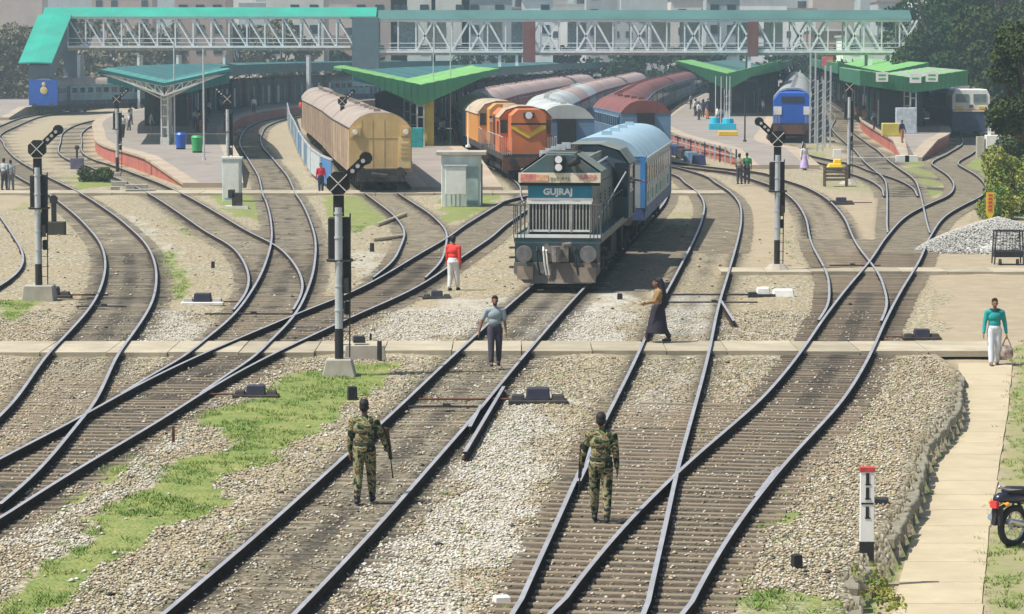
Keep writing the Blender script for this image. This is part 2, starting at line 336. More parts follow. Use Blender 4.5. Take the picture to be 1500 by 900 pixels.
def rail_geo(mt, ys, xs, z=0.0, off=0.0, top=True):
    """rail of real section swept along xs(ys); head in steel, web and foot in rust"""
    s = np.gradient(xs, ys); nx = 1 / np.sqrt(1 + s**2); ny = -s * nx
    cx = xs + off * nx; cy = ys + off * ny
    prof = [(-.036, 0), (.036, 0), (.036, -.035), (.012, -.045), (.012, -.135), (.07, -.155), (-.07, -.155), (-.012, -.135), (-.012, -.045), (-.036, -.035)]
    loops = [[(x + u * a, y + u * b_, z + w) for u, w in prof] for x, y, a, b_ in zip(cx, cy, nx, ny)]
    n = len(prof); vs = [p for l in loops for p in l]
    fs = []; mi = []
    for k in range(len(loops) - 1):
        for i in range(n):
            j = (i + 1) % n; fs.append((k * n + i, k * n + j, (k + 1) * n + j, (k + 1) * n + i)); mi.append(0 if i == 0 else 1)
    fs += [tuple(range(n - 1, -1, -1)), tuple(range((len(loops) - 1) * n, len(loops) * n))]; mi += [1, 1]
    b = MB(); b.v = vs; b.f = [list(f) for f in fs]; b.m = mi; b.sm = [False] * len(fs); return b
for ti, key in enumerate(order):
    Y, X = TR[key]; root = thing('railway_track', tlabel[key], 'railway track', (float(X[0]), float(Y[0]), 0))
    X = np.asarray(X, float); z = -.003 * ti
    yy = np.concatenate([np.arange(Y[0], min(170, Y[-1]), 1.0), np.arange(170, Y[-1], 3.0)]) if Y[0] < 170 else np.arange(Y[0], Y[-1], 3.0)
    xx = np.interp(yy, Y, X)
    for off in (-G2, G2):
        b = rail_geo(None, yy, xx, z, off); b.v = [(p[0] - X[0], p[1] - Y[0], p[2]) for p in b.v]
        part('rail', b, [steel_top, rail_side], root)
    # sleepers: every one its own object while near, one joined part beyond
    y = max(Y[0], 33.5); cnt = 0; far_b = MB(); zt = -.150 - .004 * ti
    while y < min(Y[-1], 330):
        x = float(np.interp(y, Y, X)); a = math.atan2(np.interp(y + 1, Y, X) - np.interp(y - 1, Y, X), 2)
        lo, hi = -1.35, 1.35; skip = False
        for tj, k2 in enumerate(order):
            if k2 == key: continue
            Y2, X2 = TR[k2]
            if y < Y2[0] or y > Y2[-1]: continue
            o = (float(np.interp(y, Y2, X2)) - x) * math.cos(a)
            if abs(o) < 3.0:
                if tj < ti: skip = True
                else: lo = min(lo, o - 1.3); hi = max(hi, o + 1.3)
        if not skip:
            jx = random.uniform(-.04, .04); c = (lo + hi) / 2 + jx; L = hi - lo
            px = x + c * math.cos(a); py = y - c * math.sin(a)
            if abs(px) < .17 * y + 3:
                if y < 112 and cnt < 290:
                    o = bpy.data.objects.new('sleeper', sleep_mesh['L' if L > 3.2 else 'w' if key in ('T3', 'T7') or (key == 'T2' and y < 60) else 'c']); C.objects.link(o); o.parent = root
                    cov = {'T2': .035 if y > 60 else 0, 'T8': .03 if y < 80 else 0, 'T1': .012}.get(key, 0); o.location = (px - X[0], py - Y[0], zt - cov + random.uniform(-.014, .006)); o.rotation_euler = (0, 0, -a + random.uniform(-.012, .012)); o.scale = (L, 1, 1); cnt += 1
                else:
                    M = Matrix.Rotation(-a, 3, 'Z'); far_b.box((px - X[0], py - Y[0], zt - .06), (L, .215, .12), M)
        y += .49
    if far_b.v: part('sleepers', far_b, sleeper_m, root, kind='stuff')

# ------------------------------------------------------------------ the ground
WALL = np.array([W(x, y, -.1) for x, y in [(1243, 897), (1233, 833), (1262, 815), (1292, 770), (1303, 752), (1325, 715), (1341, 663), (1345, 640), (1372, 612), (1392, 590), (1398, 540)]])
WALL = WALL[np.argsort(WALL[:, 1])]
def sstep(t): t = np.clip(t, 0, 1); return t * t * (3 - 2 * t)
def wallx(Y): return np.interp(Y, WALL[:, 1], WALL[:, 0])
def ground_z(X, Y):
    X = np.asarray(X, float); Y = np.asarray(Y, float); z = np.full(np.broadcast(X, Y).shape, -.185)
    drop = .5 * sstep((80 - Y) / 16) * ((X > wallx(Y) + .12))
    return z - drop
def lin(a, b, d): return list(np.arange(a, b, d))
gx = lin(-400, -60, 20) + lin(-60, -24, 1.5) + lin(-24, 22, .22) + lin(22, 60, 1.5) + lin(60, 421, 20)
gy = lin(-60, 30, 10) + lin(30, 82, .3) + lin(82, 180, .8) + lin(180, 320, 2) + lin(320, 800, 20) + lin(800, 2400, 200)
GX, GY = np.meshgrid(np.array(gx), np.array(gy)); GZ = ground_z(GX, GY)
bumpy = (np.sin(GX * 1.7 + GY * .9) * np.sin(GY * 1.3 - GX * .5) + np.sin(GX * 4.1) * np.sin(GY * 3.3) * .5) * .014
tdist = np.full(GX.shape, 99.0); toff = np.full(GX.shape, 99.0)
for k in order:
    Y, X = TR[k]; c = np.interp(GY, Y, X); s = np.interp(GY, Y, np.gradient(X, Y)); d = np.abs(GX - c) / np.sqrt(1 + s**2)
    d = np.where((GY < Y[0]) | (GY > Y[-1]), 99, d); tdist = np.minimum(tdist, d)
GZ = GZ + bumpy * (tdist < 30) + .03 * sstep((tdist - 1.3) / .8) * (tdist < 20) + .008 * (tdist < 1.22)
def inpoly(P, x, y):
    r = np.zeros(x.shape, bool); n = len(P)
    for i in range(n):
        x1, y1 = P[i]; x2, y2 = P[(i + 1) % n]
        c = ((y1 > y) != (y2 > y)) & (x < (x2 - x1) * (y - y1) / (y2 - y1 + 1e-12) + x1); r ^= c
    return r
def wob(x, y): return .55 * np.sin(x * 1.9 + 1.3 * np.sin(y * .8)) + .45 * np.sin(y * 1.1 + 2 * np.sin(x * 1.3)), .9 * np.sin(x * 1.1 + y * .55) + .6 * np.sin(y * 1.7 - x)
def region(pl, x, y, z=-.18, w=.25):
    P = [W(a, b, z) for a, b in pl]; wx, wy = wob(x, y); return inpoly(P, x + wx * w, y + wy * w * 2)
grass_polys = [([(0, 878), (45, 872), (77, 800), (100, 805), (165, 752), (240, 700), (275, 680), (330, 658), (350, 622), (285, 612), (290, 602), (370, 590), (410, 565), (420, 552), (480, 542), (590, 532), (585, 552), (520, 592), (500, 610), (415, 660), (335, 715), (300, 755), (233, 785), (200, 815), (145, 862), (100, 892), (60, 905), (0, 905)], 1),
 ([(140, 690), (200, 665), (215, 680), (160, 705)], .8), ([(60, 738), (120, 712), (128, 732), (70, 750)], .7),
 ([(1115, 768), (1165, 742), (1182, 762), (1130, 778)], .9), ([(1050, 882), (1150, 858), (1232, 872), (1240, 899), (1090, 899)], .7),
 ([(0, 435), (60, 440), (25, 475), (0, 472)], .9), ([(90, 300), (240, 305), (300, 330), (260, 350), (200, 320)], .3),
 ([(228, 365), (262, 372), (285, 430), (255, 440)], .75), ([(300, 285), (385, 286), (386, 325), (340, 318)], .8), ([(400, 287), (455, 288), (455, 325), (405, 320)], .55),
 ([(240, 310), (280, 330), (300, 350), (270, 345)], .6), ([(475, 287), (560, 288), (575, 322), (520, 345), (480, 330)], .8),
 ([(640, 292), (735, 285), (700, 315), (650, 330)], .85), ([(100, 262), (160, 252), (175, 274), (110, 278)], .9),
 ([(1330, 230), (1360, 245), (1385, 275), (1350, 300), (1325, 262)], .9), ([(1385, 215), (1470, 200), (1470, 240), (1440, 262), (1400, 235)], .95),
 ([(1395, 285), (1440, 288), (1450, 300), (1400, 292)], .5), ([(1185, 215), (1210, 200), (1212, 240), (1180, 250)], .7), ([(1030, 315), (1000, 340), (975, 330), (985, 310)], .5),
 ([(20, 300), (40, 296), (45, 308), (22, 310)], .6), ([(1195, 252), (1275, 262), (1290, 285), (1210, 278)], .5), ([(1155, 320), (1170, 400), (1180, 420), (1150, 360)], .4)]
lower_polys = [([(1437, 905), (1443, 800), (1463, 683), (1477, 600), (1486, 530), (1560, 505), (1600, 905)], .62)]
GR = np.zeros(GX.shape)
for pl, a in grass_polys: GR = np.maximum(GR, a * region(pl, GX, GY))
for pl, a in lower_polys: GR = np.maximum(GR, a * region(pl, GX, GY, -.6, .08))
GR = np.maximum(GR, .8 * ((GX > wallx(GY) + .2) & (GX < wallx(GY) + .42) & (GY < 64)))
GR = np.where(tdist < 1.15, GR * .25, GR)
DI = np.zeros(GX.shape)
dirt_polys = [([(0, 268), (165, 280), (160, 292), (60, 300), (0, 310)], 1), ([(975, 300), (1020, 300), (1010, 330), (985, 400), (940, 450), (880, 420)], .4),
 ([(1090, 262), (1120, 275), (1160, 330), (1165, 400), (1090, 400), (1095, 330)], .95), ([(960, 270), (1500, 280), (1560, 300), (1560, 330), (1430, 300), (960, 296)], .5),
 ([(1340, 340), (1400, 320), (1460, 380), (1600, 380), (1600, 540), (1400, 540), (1380, 500), (1375, 420), (1345, 400)], 1), ([(1050, 385), (1500, 387), (1500, 400), (1050, 400)], .9),
 ([(1200, 285), (1290, 290), (1290, 380), (1215, 385)], .85), ([(240, 440), (80, 445), (60, 470), (200, 480)], .3), ([(150, 480), (70, 600), (0, 700), (0, 520)], .5)]
for pl, a in dirt_polys: DI = np.maximum(DI, a * region(pl, GX, GY, -.18, .4))
DI = np.maximum(DI, ((GY > 157) & (GY < 163) & (GX < 11.5) & (GX > -40)) * .9)
DI = np.where(GY > 320, .6, DI); DI = np.maximum(DI, .55 * sstep((GY - 170) / 40))
DI = np.maximum(DI, .9 * ((GX > wallx(GY) + .2) & (GY < 72)))
ST = np.zeros(GX.shape)      # oil and brake dust on the beds, plus painted shade of sleeper gaps and rails
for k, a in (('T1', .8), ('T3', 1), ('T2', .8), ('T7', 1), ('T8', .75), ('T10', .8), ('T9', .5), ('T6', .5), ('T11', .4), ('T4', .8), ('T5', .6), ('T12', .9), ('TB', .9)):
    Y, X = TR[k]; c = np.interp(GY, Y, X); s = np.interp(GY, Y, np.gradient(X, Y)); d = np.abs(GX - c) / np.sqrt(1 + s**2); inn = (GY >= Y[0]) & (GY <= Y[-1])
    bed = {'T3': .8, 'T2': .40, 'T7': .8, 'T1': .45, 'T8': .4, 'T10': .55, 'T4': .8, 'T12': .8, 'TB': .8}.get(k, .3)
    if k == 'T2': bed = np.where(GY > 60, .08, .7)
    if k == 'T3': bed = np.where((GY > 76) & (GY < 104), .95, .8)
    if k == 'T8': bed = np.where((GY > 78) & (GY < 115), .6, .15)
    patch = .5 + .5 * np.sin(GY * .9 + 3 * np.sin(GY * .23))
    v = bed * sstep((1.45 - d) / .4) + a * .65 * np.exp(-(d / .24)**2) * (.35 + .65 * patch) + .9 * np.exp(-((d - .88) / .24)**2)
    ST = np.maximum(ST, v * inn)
ST = np.maximum(ST, .5 * region([(975, 330), (1020, 330), (985, 400), (945, 440), (870, 425), (880, 400)], GX, GY))  # darker patch along the right of the locomotive and coach
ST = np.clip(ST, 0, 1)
PA = np.zeros(GX.shape)      # freshly tipped pale ballast
for pl, a in [([(700, 560), (830, 590), (800, 720), (770, 800), (620, 899), (520, 899), (640, 720), (700, 640)], .9), ([(800, 440), (930, 430), (900, 510), (790, 500)], 1), ([(985, 430), (1040, 430), (1030, 500), (970, 500)], 1), ([(560, 450), (730, 440), (690, 500), (560, 500)], .85),
              ([(0, 800), (200, 690), (330, 600), (240, 690), (90, 790), (20, 870)], .7), ([(530, 370), (560, 368), (550, 400), (520, 400)], .8), ([(225, 460), (300, 455), (290, 500), (200, 500)], .9), ([(170, 310), (200, 320), (262, 380), (250, 400)], .9), ([(900, 610), (960, 560), (1010, 520), (1000, 600)], .5)]:
    PA = np.maximum(PA, a * region(pl, GX, GY, -.18, .6))
nv = GX.size; ny_, nx_ = GX.shape
me = bpy.data.meshes.new('ground'); me.vertices.add(nv)
me.vertices.foreach_set('co', np.stack([GX, GY, GZ], -1).ravel())
ii = np.arange((ny_ - 1) * nx_).reshape(ny_ - 1, nx_)[:, :-1]
q = np.stack([ii, ii + 1, ii + nx_ + 1, ii + nx_], -1).reshape(-1, 4)
me.loops.add(q.size); me.loops.foreach_set('vertex_index', q.ravel()); me.polygons.add(len(q)); me.polygons.foreach_set('loop_start', np.arange(0, q.size, 4)); me.polygons.foreach_set('loop_total', np.full(len(q), 4))
me.polygons.foreach_set('use_smooth', np.ones(len(q), bool)); me.update(calc_edges=True)
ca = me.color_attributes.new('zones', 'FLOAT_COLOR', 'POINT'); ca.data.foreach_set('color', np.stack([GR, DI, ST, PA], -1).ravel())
gm = bpy.data.materials.new('ballast_ground'); gm.use_nodes = True; n = gm.node_tree; L = n.links.new; b = n.nodes['Principled BSDF']; b.inputs['Roughness'].default_value = .95; b.inputs['Specular IOR Level'].default_value = .2
def nd(t, **kw):
    x = n.nodes.new(t)
    for k, v in kw.items(): setattr(x, k, v)
    return x
tc = nd('ShaderNodeTexCoord'); at = nd('ShaderNodeVertexColor'); at.layer_name = 'zones'; sp = nd('ShaderNodeSeparateColor'); L(at.outputs[0], sp.inputs[0])
def noise(s, d=5, r=.6):
    x = nd('ShaderNodeTexNoise'); x.inputs['Scale'].default_value = s; x.inputs['Detail'].default_value = d; x.inputs['Roughness'].default_value = r; L(tc.outputs['Object'], x.inputs[0]); return x
def mixc(f, a, c):
    x = nd('ShaderNodeMix', data_type='RGBA')
    if isinstance(f, float): x.inputs[0].default_value = f
    else: L(f, x.inputs[0])
    for i, v in ((6, a), (7, c)):
        if isinstance(v, tuple): x.inputs[i].default_value = (*v, 1)
        else: L(v, x.inputs[i])
    return x.outputs[2]
def mr(v, a, c, d=0., e=1.):
    x = nd('ShaderNodeMapRange'); L(v, x.inputs[0]); x.inputs[1].default_value = a; x.inputs[2].default_value = c; x.inputs[3].default_value = d; x.inputs[4].default_value = e; return x.outputs[0]
def mth(op, a, c, cl=False):
    x = nd('ShaderNodeMath', operation=op); x.use_clamp = cl
    for i, v in ((0, a), (1, c)):
        if isinstance(v, (int, float)): x.inputs[i].default_value = v
        else: L(v, x.inputs[i])
    return x.outputs[0]
vo = nd('ShaderNodeTexVoronoi'); vo.inputs['Scale'].default_value = 15; vo.inputs['Randomness'].default_value = 1; L(tc.outputs['Object'], vo.inputs[0])
vs_ = nd('ShaderNodeSeparateColor'); L(vo.outputs['Color'], vs_.inputs[0])
ramp = nd('ShaderNodeValToRGB'); L(vs_.outputs[0], ramp.inputs[0]); e = ramp.color_ramp.elements
e[0].position = 0; e[0].color = (.075, .065, .045, 1); e[1].position = 1; e[1].color = (.58, .545, .44, 1)
for p_, c_ in ((.3, (.23, .20, .135)), (.6, (.36, .32, .215)), (.85, (.42, .385, .29))):
    x = e.new(p_); x.color = (*c_, 1)
big = noise(.35, 6, .65); mid = noise(1.6, 6, .7); fine = noise(30, 3, .6)
c1 = mixc(mr(big.outputs[0], .38, .62), ramp.outputs[0], mixc(.5, ramp.outputs[0], (.33, .26, .15)))
pal = mth('MULTIPLY', mr(mid.outputs[0], .3, .6), at.outputs['Alpha'], True)
c1 = mixc(pal, c1, mixc(.5, ramp.outputs[0], (.56, .56, .53)))
dirtc = mixc(mr(mid.outputs[0], .3, .7), (.29, .24, .16), (.40, .335, .235))
dirtc = mixc(mr(fine.outputs[0], .4, .7, 0, .25), dirtc, (.28, .22, .15))
df = mth('MULTIPLY', mr(mth('ADD', sp.outputs[1], mth('MULTIPLY', mid.outputs[0], .7)), .55, 1.15), 1, True)
c2 = mixc(df, c1, dirtc)
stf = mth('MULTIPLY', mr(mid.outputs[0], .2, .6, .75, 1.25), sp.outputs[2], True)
c3 = mixc(mth('MULTIPLY', stf, .96), c2, mixc(.12, (.032, .027, .023), ramp.outputs[0]))  # near-black tint: grease plus shade painted between the sleepers
gcol = mixc(mr(noise(2.2, 5, .7).outputs[0], .3, .7), (.10, .19, .03), (.27, .27, .09))
gf = mth('MULTIPLY', mr(mth('ADD', sp.outputs[0], mth('MULTIPLY', noise(1.6, 8, .8).outputs[0], 1.6)), 1.18, 1.62), .9, True)
c4 = mixc(gf, c3, gcol)
L(c4, b.inputs['Base Color'])
bp = nd('ShaderNodeBump'); bp.inputs['Strength'].default_value = .9; bp.inputs['Distance'].default_value = .03
hh = mth('MULTIPLY', mth('SUBTRACT', 1.0, vo.outputs['Distance']), mr(df, 0, 1, 1, .12)); L(hh, bp.inputs['Height']); L(bp.outputs[0], b.inputs['Normal'])
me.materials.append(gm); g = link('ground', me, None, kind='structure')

# loose ballast stones in front, and grass tufts, as joined real geometry
def scatter_poly(name, base_v, base_f, pos, scale, rot, mats, midx, flat=(1, 1, 1), tilt=None):
    N = len(pos); nvb = len(base_v); bv = np.array(base_v)
    ca_, sa = np.cos(rot), np.sin(rot); v = bv[None] * scale[:, None, :] 
    if tilt is not None:
        v = v + np.stack([v[:, :, 2] * tilt[:, None, 0], v[:, :, 2] * tilt[:, None, 1], 0 * v[:, :, 2]], -1)
    x = v[..., 0] * ca_[:, None] - v[..., 1] * sa[:, None]; y = v[..., 0] * sa[:, None] + v[..., 1] * ca_[:, None]
    v = np.stack([x, y, v[..., 2]], -1) + pos[:, None, :]
    f = (np.array(base_f)[None] + (np.arange(N) * nvb)[:, None, None]).reshape(-1, 3)
    me = bpy.data.meshes.new(name); me.vertices.add(N * nvb); me.vertices.foreach_set('co', v.ravel())
    me.loops.add(f.size); me.loops.foreach_set('vertex_index', f.ravel()); me.polygons.add(len(f)); me.polygons.foreach_set('loop_start', np.arange(0, f.size, 3)); me.polygons.foreach_set('loop_total', np.full(len(f), 3))
    me.update(calc_edges=True)
    for m in mats: me.materials.append(m)
    me.polygons.foreach_set('material_index', np.repeat(midx, len(base_f)))
    o = link(name, me, None, kind='stuff'); return o
def grid_val(A, x, y):
    i = np.clip(np.searchsorted(gy, y), 0, len(gy) - 1); j = np.clip(np.searchsorted(gx, x), 0, len(gx) - 1); return A[i, j]
octv = [(1, 0, 0), (.2, .95, .1), (-.9, .15, 0), (-.1, -1, .15), (.15, .1, .8), (0, 0, -.6)]
octf = [(0, 1, 4), (1, 2, 4), (2, 3, 4), (3, 0, 4), (1, 0, 5), (2, 1, 5), (3, 2, 5), (0, 3, 5)]
N = 170000; y = 35 + 52 * rng.random(N)**1.25; x = (rng.random(N) * 2 - 1) * (y * .17 + .5)
keep = (x < wallx(y) - .1) & (grid_val(DI, x, y) < .6) & (grid_val(GR, x, y) < .5) & ~((y > 73.7) & (y < 77.4) & (x < 12))
td = grid_val(tdist, x, y); deep = (td < 1.2) & ((x > np.interp(y, *TR['T3'][:2]) - 1.2) | (grid_val(ST, x, y) > .5)); keep &= ((td > 1.15) | (rng.random(N) < np.where(deep, .12, .6))) & (np.abs(td - .838) > .09)
x, y = x[keep], y[keep]; N = len(x); s = .022 + .022 * rng.random(N)
z = grid_val(GZ, x, y) + s * .25
pt_ = .5 + .5 * np.sin(x * .55 + 2 * np.sin(y * .21)) * np.cos(y * .33 + x * .2); pv_ = grid_val(PA, x, y); u_ = rng.random(N); mi = np.where(u_ < .18 + .5 * pv_, 1, np.where(u_ < .42 + .3 * pv_, 2, np.where(rng.random(N) < .15 + .5 * pt_ * (1 - pv_), 3, 0)))
scatter_poly('ballast_stones', octv, octf, np.stack([x, y, z], -1), np.stack([s, s * (.6 + .4 * rng.random(N)), s * (.5 + .4 * rng.random(N))], -1), rng.random(N) * 6.28, rock_m, mi)['label'] = 'loose ballast stones spread between the tracks'
N = 1500; y = 36 + 100 * rng.random(N); x = (rng.random(N) * 2 - 1) * (y * .17 + .5); keep = (x < wallx(y) - .1) & (np.abs(grid_val(tdist, x, y) - .838) > .15) & ~((y > 73.7) & (y < 77.4)); x, y = x[keep], y[keep]; N = len(x); s = .04 + .05 * rng.random(N)**2
scatter_poly('scattered_stones', octv, octf, np.stack([x, y, grid_val(GZ, x, y) + s * .2], -1), np.stack([s, s * .8, s * .6], -1), rng.random(N) * 6.28, rock_m + [dark], rng.choice([0, 1, 2, 3, 4], N, p=[.2, .25, .2, .15, .2]))['label'] = 'bigger stones and scraps lying about the yard'
blv = []; blf = []
for k in range(7):
    a = k * 2.4; r = .05 * (k / 7)**.5; lx, ly = .06 * math.cos(a * 1.7), .06 * math.sin(a * 1.7); bx, by = r * math.cos(a), r * math.sin(a)
    blv += [(bx - .007 * math.sin(a), by + .007 * math.cos(a), 0), (bx + .007 * math.sin(a), by - .007 * math.cos(a), 0), (bx + lx * .6, by + ly * .6, .035 + .015 * (k % 3))]; blf += [(3 * k, 3 * k + 1, 3 * k + 2)]
P_ = 200000; y = 35 + 95 * rng.random(P_); x = (rng.random(P_) * 2 - 1) * (y * .17 + .5); gv = grid_val(GR, x, y)
keep = (rng.random(P_) < np.where(gv > .3, gv * np.clip(.45 + .5 * np.sin(x * 3.1 + 2 * np.sin(y * 1.9)) * np.sin(y * 1.4 + x), .08, .8), .022 * (y < 75) * (x < wallx(y)))) & (grid_val(tdist, x, y) > 1.0); x, y = x[keep], y[keep]
cl = np.sin(x * 2.3 + np.sin(y * 1.7) * 2) + np.sin(y * 1.3 + x) > -.9; x, y = x[cl], y[cl]; N = len(x); s = .7 + .8 * rng.random(N)
scatter_poly('grass', blv, blf, np.stack([x, y, grid_val(GZ, x, y) - .01], -1), np.stack([s * 1.5, s * 1.5, s], -1), rng.random(N) * 6.28, [grass_m], np.zeros(N, int))['label'] = 'low green grass growing between the tracks'

# ------------------------------------------------------------------ foot crossing, walkway, wall, platforms
path_d = mat('path_worn', (.35, .31, .225), .9, 0, .2, .8, bump=.4, bscale=25, grime=(.25, .21, .15), gscale=1.3); path_e = mat('path_worn_pale', (.41, .365, .27), .9, 0, .2, .8, bump=.4, bscale=25, grime=(.30, .25, .17), gscale=1.1)
x = -16.0; fpath = link('footpath', None, None, kind='structure')
rp = random.Random(3)
while x < 10.6:
    w = rp.uniform(1.3, 1.9); y0 = 74.1 + rp.uniform(-.06, .06) + (.35 if x > -6 else 0); y1 = 77.0 + rp.uniform(-.06, .06)
    b = MB(); zt = -.075 + rp.uniform(-.006, .004); b.prism([(x + .012, y0), (x + w - .012, y0 + rp.uniform(-.05, .05)), (x + w - .012, y1), (x + .012, y1)], -.22, zt)
    part('slab', b, path_d if rp.random() < .5 else path_e, fpath); x += w
cr2 = link('crossing_path', None, None, kind='structure')
for i in range(26):
    x = -28 + i * 1.5
    b = MB(); b.bb(x + .01, x + 1.49, 157.2 + rp.uniform(-.1, .1), 160.6, -.25, -.05 + rp.uniform(-.004, .004)); part('slab', b, path_d if rp.random() < .5 else path_e, cr2)
for i in range(16):
    x = 6.9 + i * 1.5
    b = MB(); b.bb(x + .01, x + 1.49, 101.2 + rp.uniform(-.1, .1), 103.2, -.25, -.06 + rp.uniform(-.004, .004)); part('slab', b, path_d if rp.random() < .5 else path_e, cr2)
wk = link('walkway', None, None, kind='structure')
wl = np.array([W(a, b_, -.62 if b_ > 560 else -.4) for a, b_ in [(1300, 930), (1307, 897), (1340, 763), (1377, 657), (1390, 600), (1404, 546), (1404, 515)]])
wr = np.array([W(a, b_, -.62 if b_ > 560 else -.4) for a, b_ in [(1436, 930), (1437, 897), (1447, 797), (1463, 683), (1477, 600), (1484, 530), (1492, 508)]])
y = 36.0
while y < 72:
    y2 = y + 1.8; b = MB()
    q = [(np.interp(y + .01, wl[:, 1], wl[:, 0]) + rp.uniform(-.03, .03), y + .01), (np.interp(y, wr[:, 1], wr[:, 0]), y + .01), (np.interp(y2, wr[:, 1], wr[:, 0]) + rp.uniform(-.03, .03), y2 - .01), (np.interp(y2, wl[:, 1], wl[:, 0]), y2 - .01)]
    zz = [float(ground_z(q[i][0] if i in (1, 2) else q[i][0] + .3, q[i][1])) + .05 for i in range(4)]
    b.add([(p[0], p[1], z_) for p, z_ in zip(q, zz)] + [(p[0], p[1], z_ - .2) for p, z_ in zip(q, zz)], [(0, 1, 2, 3), (0, 4, 5, 1), (1, 5, 6, 2), (2, 6, 7, 3), (3, 7, 4, 0)]); part('slab', b, path_m, wk); y = y2
wall = thing('stone_retaining_wall', 'low rough stone retaining wall between the ballast and the pale walkway', 'wall', (float(WALL[0][0]), float(WALL[0][1]), -.2))
segs = [(WALL[i], WALL[i + 1]) for i in range(len(WALL) - 1)]
for p, q in segs:
    if abs(p[1] - W(1262, 815, -.1)[1]) < .05: continue
    p = Vector((*p, 0)); q = Vector((*q, 0)); d = q - p; Ls = d.length; a = math.atan2(d.y, d.x)
    for course in range(3):
        s = -rp.uniform(0, .3)
        while s < Ls:
            w = rp.uniform(.38, .85); w = min(w, Ls - s + .2)
            if w < .15: break
            b = MB(); h = .26 if course < 2 else .2
            jx = rp.uniform(-.03, .05)
            vsz = (w - .02, .34 + jx, h - .015); b.box((0, 0, 0), vsz, None, (rp.uniform(.85, 1), rp.uniform(.8, 1)))
            b.v = [(vx + rp.uniform(-.02, .02), vy + rp.uniform(-.025, .025), vz + rp.uniform(-.012, .012)) for vx, vy, vz in b.v]
            c = p + d.normalized() * (s + w / 2); zc = -.85 + course * .26 + .13 + (-.03 if course == 2 else 0) + rp.uniform(-.015, .015)
            if not (c.y < 47 and rp.random() < .12 and course == 2):
                o = part('stone', b, stone_m, wall, bevel=.02); o.location = (c.x - wall.location.x + .05, c.y - wall.location.y, zc + .06); o.rotation_euler = (rp.uniform(-.03, .03), rp.uniform(-.03, .03), a + rp.uniform(-.05, .05))
            s += w

def platform(L_, R_, y0, yr, y1, hw=.84, wallmat=red_wall, top=plat_top, step=4):
    b = link('platform', None, None, kind='structure')
    ys = [y0] + list(np.arange(yr, y1, step)) + [y1]
    def hz(y): return .1 + (hw - .1) * min(1, max(0, (y - y0) / (yr - y0)))
    Lp = [(L_(y), y, hz(y)) for y in ys]; Rp = [(R_(y), y, hz(y)) for y in ys]; n = len(ys)
    def strip(nm, A, B, m):
        q = MB(); q.add(A + B, [(i, i + 1, n + i + 1, n + i) for i in range(n - 1)]); part(nm, q, m, b)
    def inset(A, B, t): return [tuple(Vector(a).lerp(Vector(c), t)) for a, c in zip(A, B)]
    Li = [(a[0] + .9, a[1], a[2]) for a in Lp]; Ri = [(a[0] - .9, a[1], a[2]) for a in Rp]
    Lw = [(a[0] + .12, a[1], a[2] - .14) for a in Lp]; Rw = [(a[0] - .12, a[1], a[2] - .14) for a in Rp]
    strip('top', Li, Ri, top); strip('edge_paving', Lp, Li, plat_tan); strip('edge_paving', Ri, Rp, plat_tan)
    strip('coping', [(a[0], a[1], a[2] - .14) for a in Lp], Lp, plat_tan); strip('coping', Rp, [(a[0], a[1], a[2] - .14) for a in Rp], plat_tan)
    strip('side_wall', [(a[0], a[1], -.3) for a in Lw], Lw, wallmat); strip('side_wall', Rw, [(a[0], a[1], -.3) for a in Rw], wallmat)
    q = MB(); q.add([Lp[0], Rp[0], (Rp[0][0], y0, -.3), (Lp[0][0], y0, -.3)], [(0, 3, 2, 1)]); part('end_wall', q, plat_tan, b)
    return b
def edge(k, s): return lambda y: tx(k, y) + s * 1.78 / math.cos(th(k, y))
platform(edge('T9', 1), edge('T10', -1), 166, 186, 470)
platform(edge('T11', 1), edge('T12', -1), 161, 190, 470, wallmat=plat_tan)
Cl = np.array([(190, 14.6), (200, 14.3), (218, 13.4), (236, 12.6), (262, 12.6), (300, 14.6), (390, 21.8), (490, 30.8), (600, 42)])
platform(lambda y: float(np.interp(y, Cl[:, 0], Cl[:, 1])), edge('T5', -1), 192, 203, 560)
platform(edge('T4', 1), edge('T3', -1), 206, 222, 560)
platform(lambda y: edge('T8', 1)(y) - 60, edge('T8', -1), 330, 350, 520, wallmat=plat_tan)

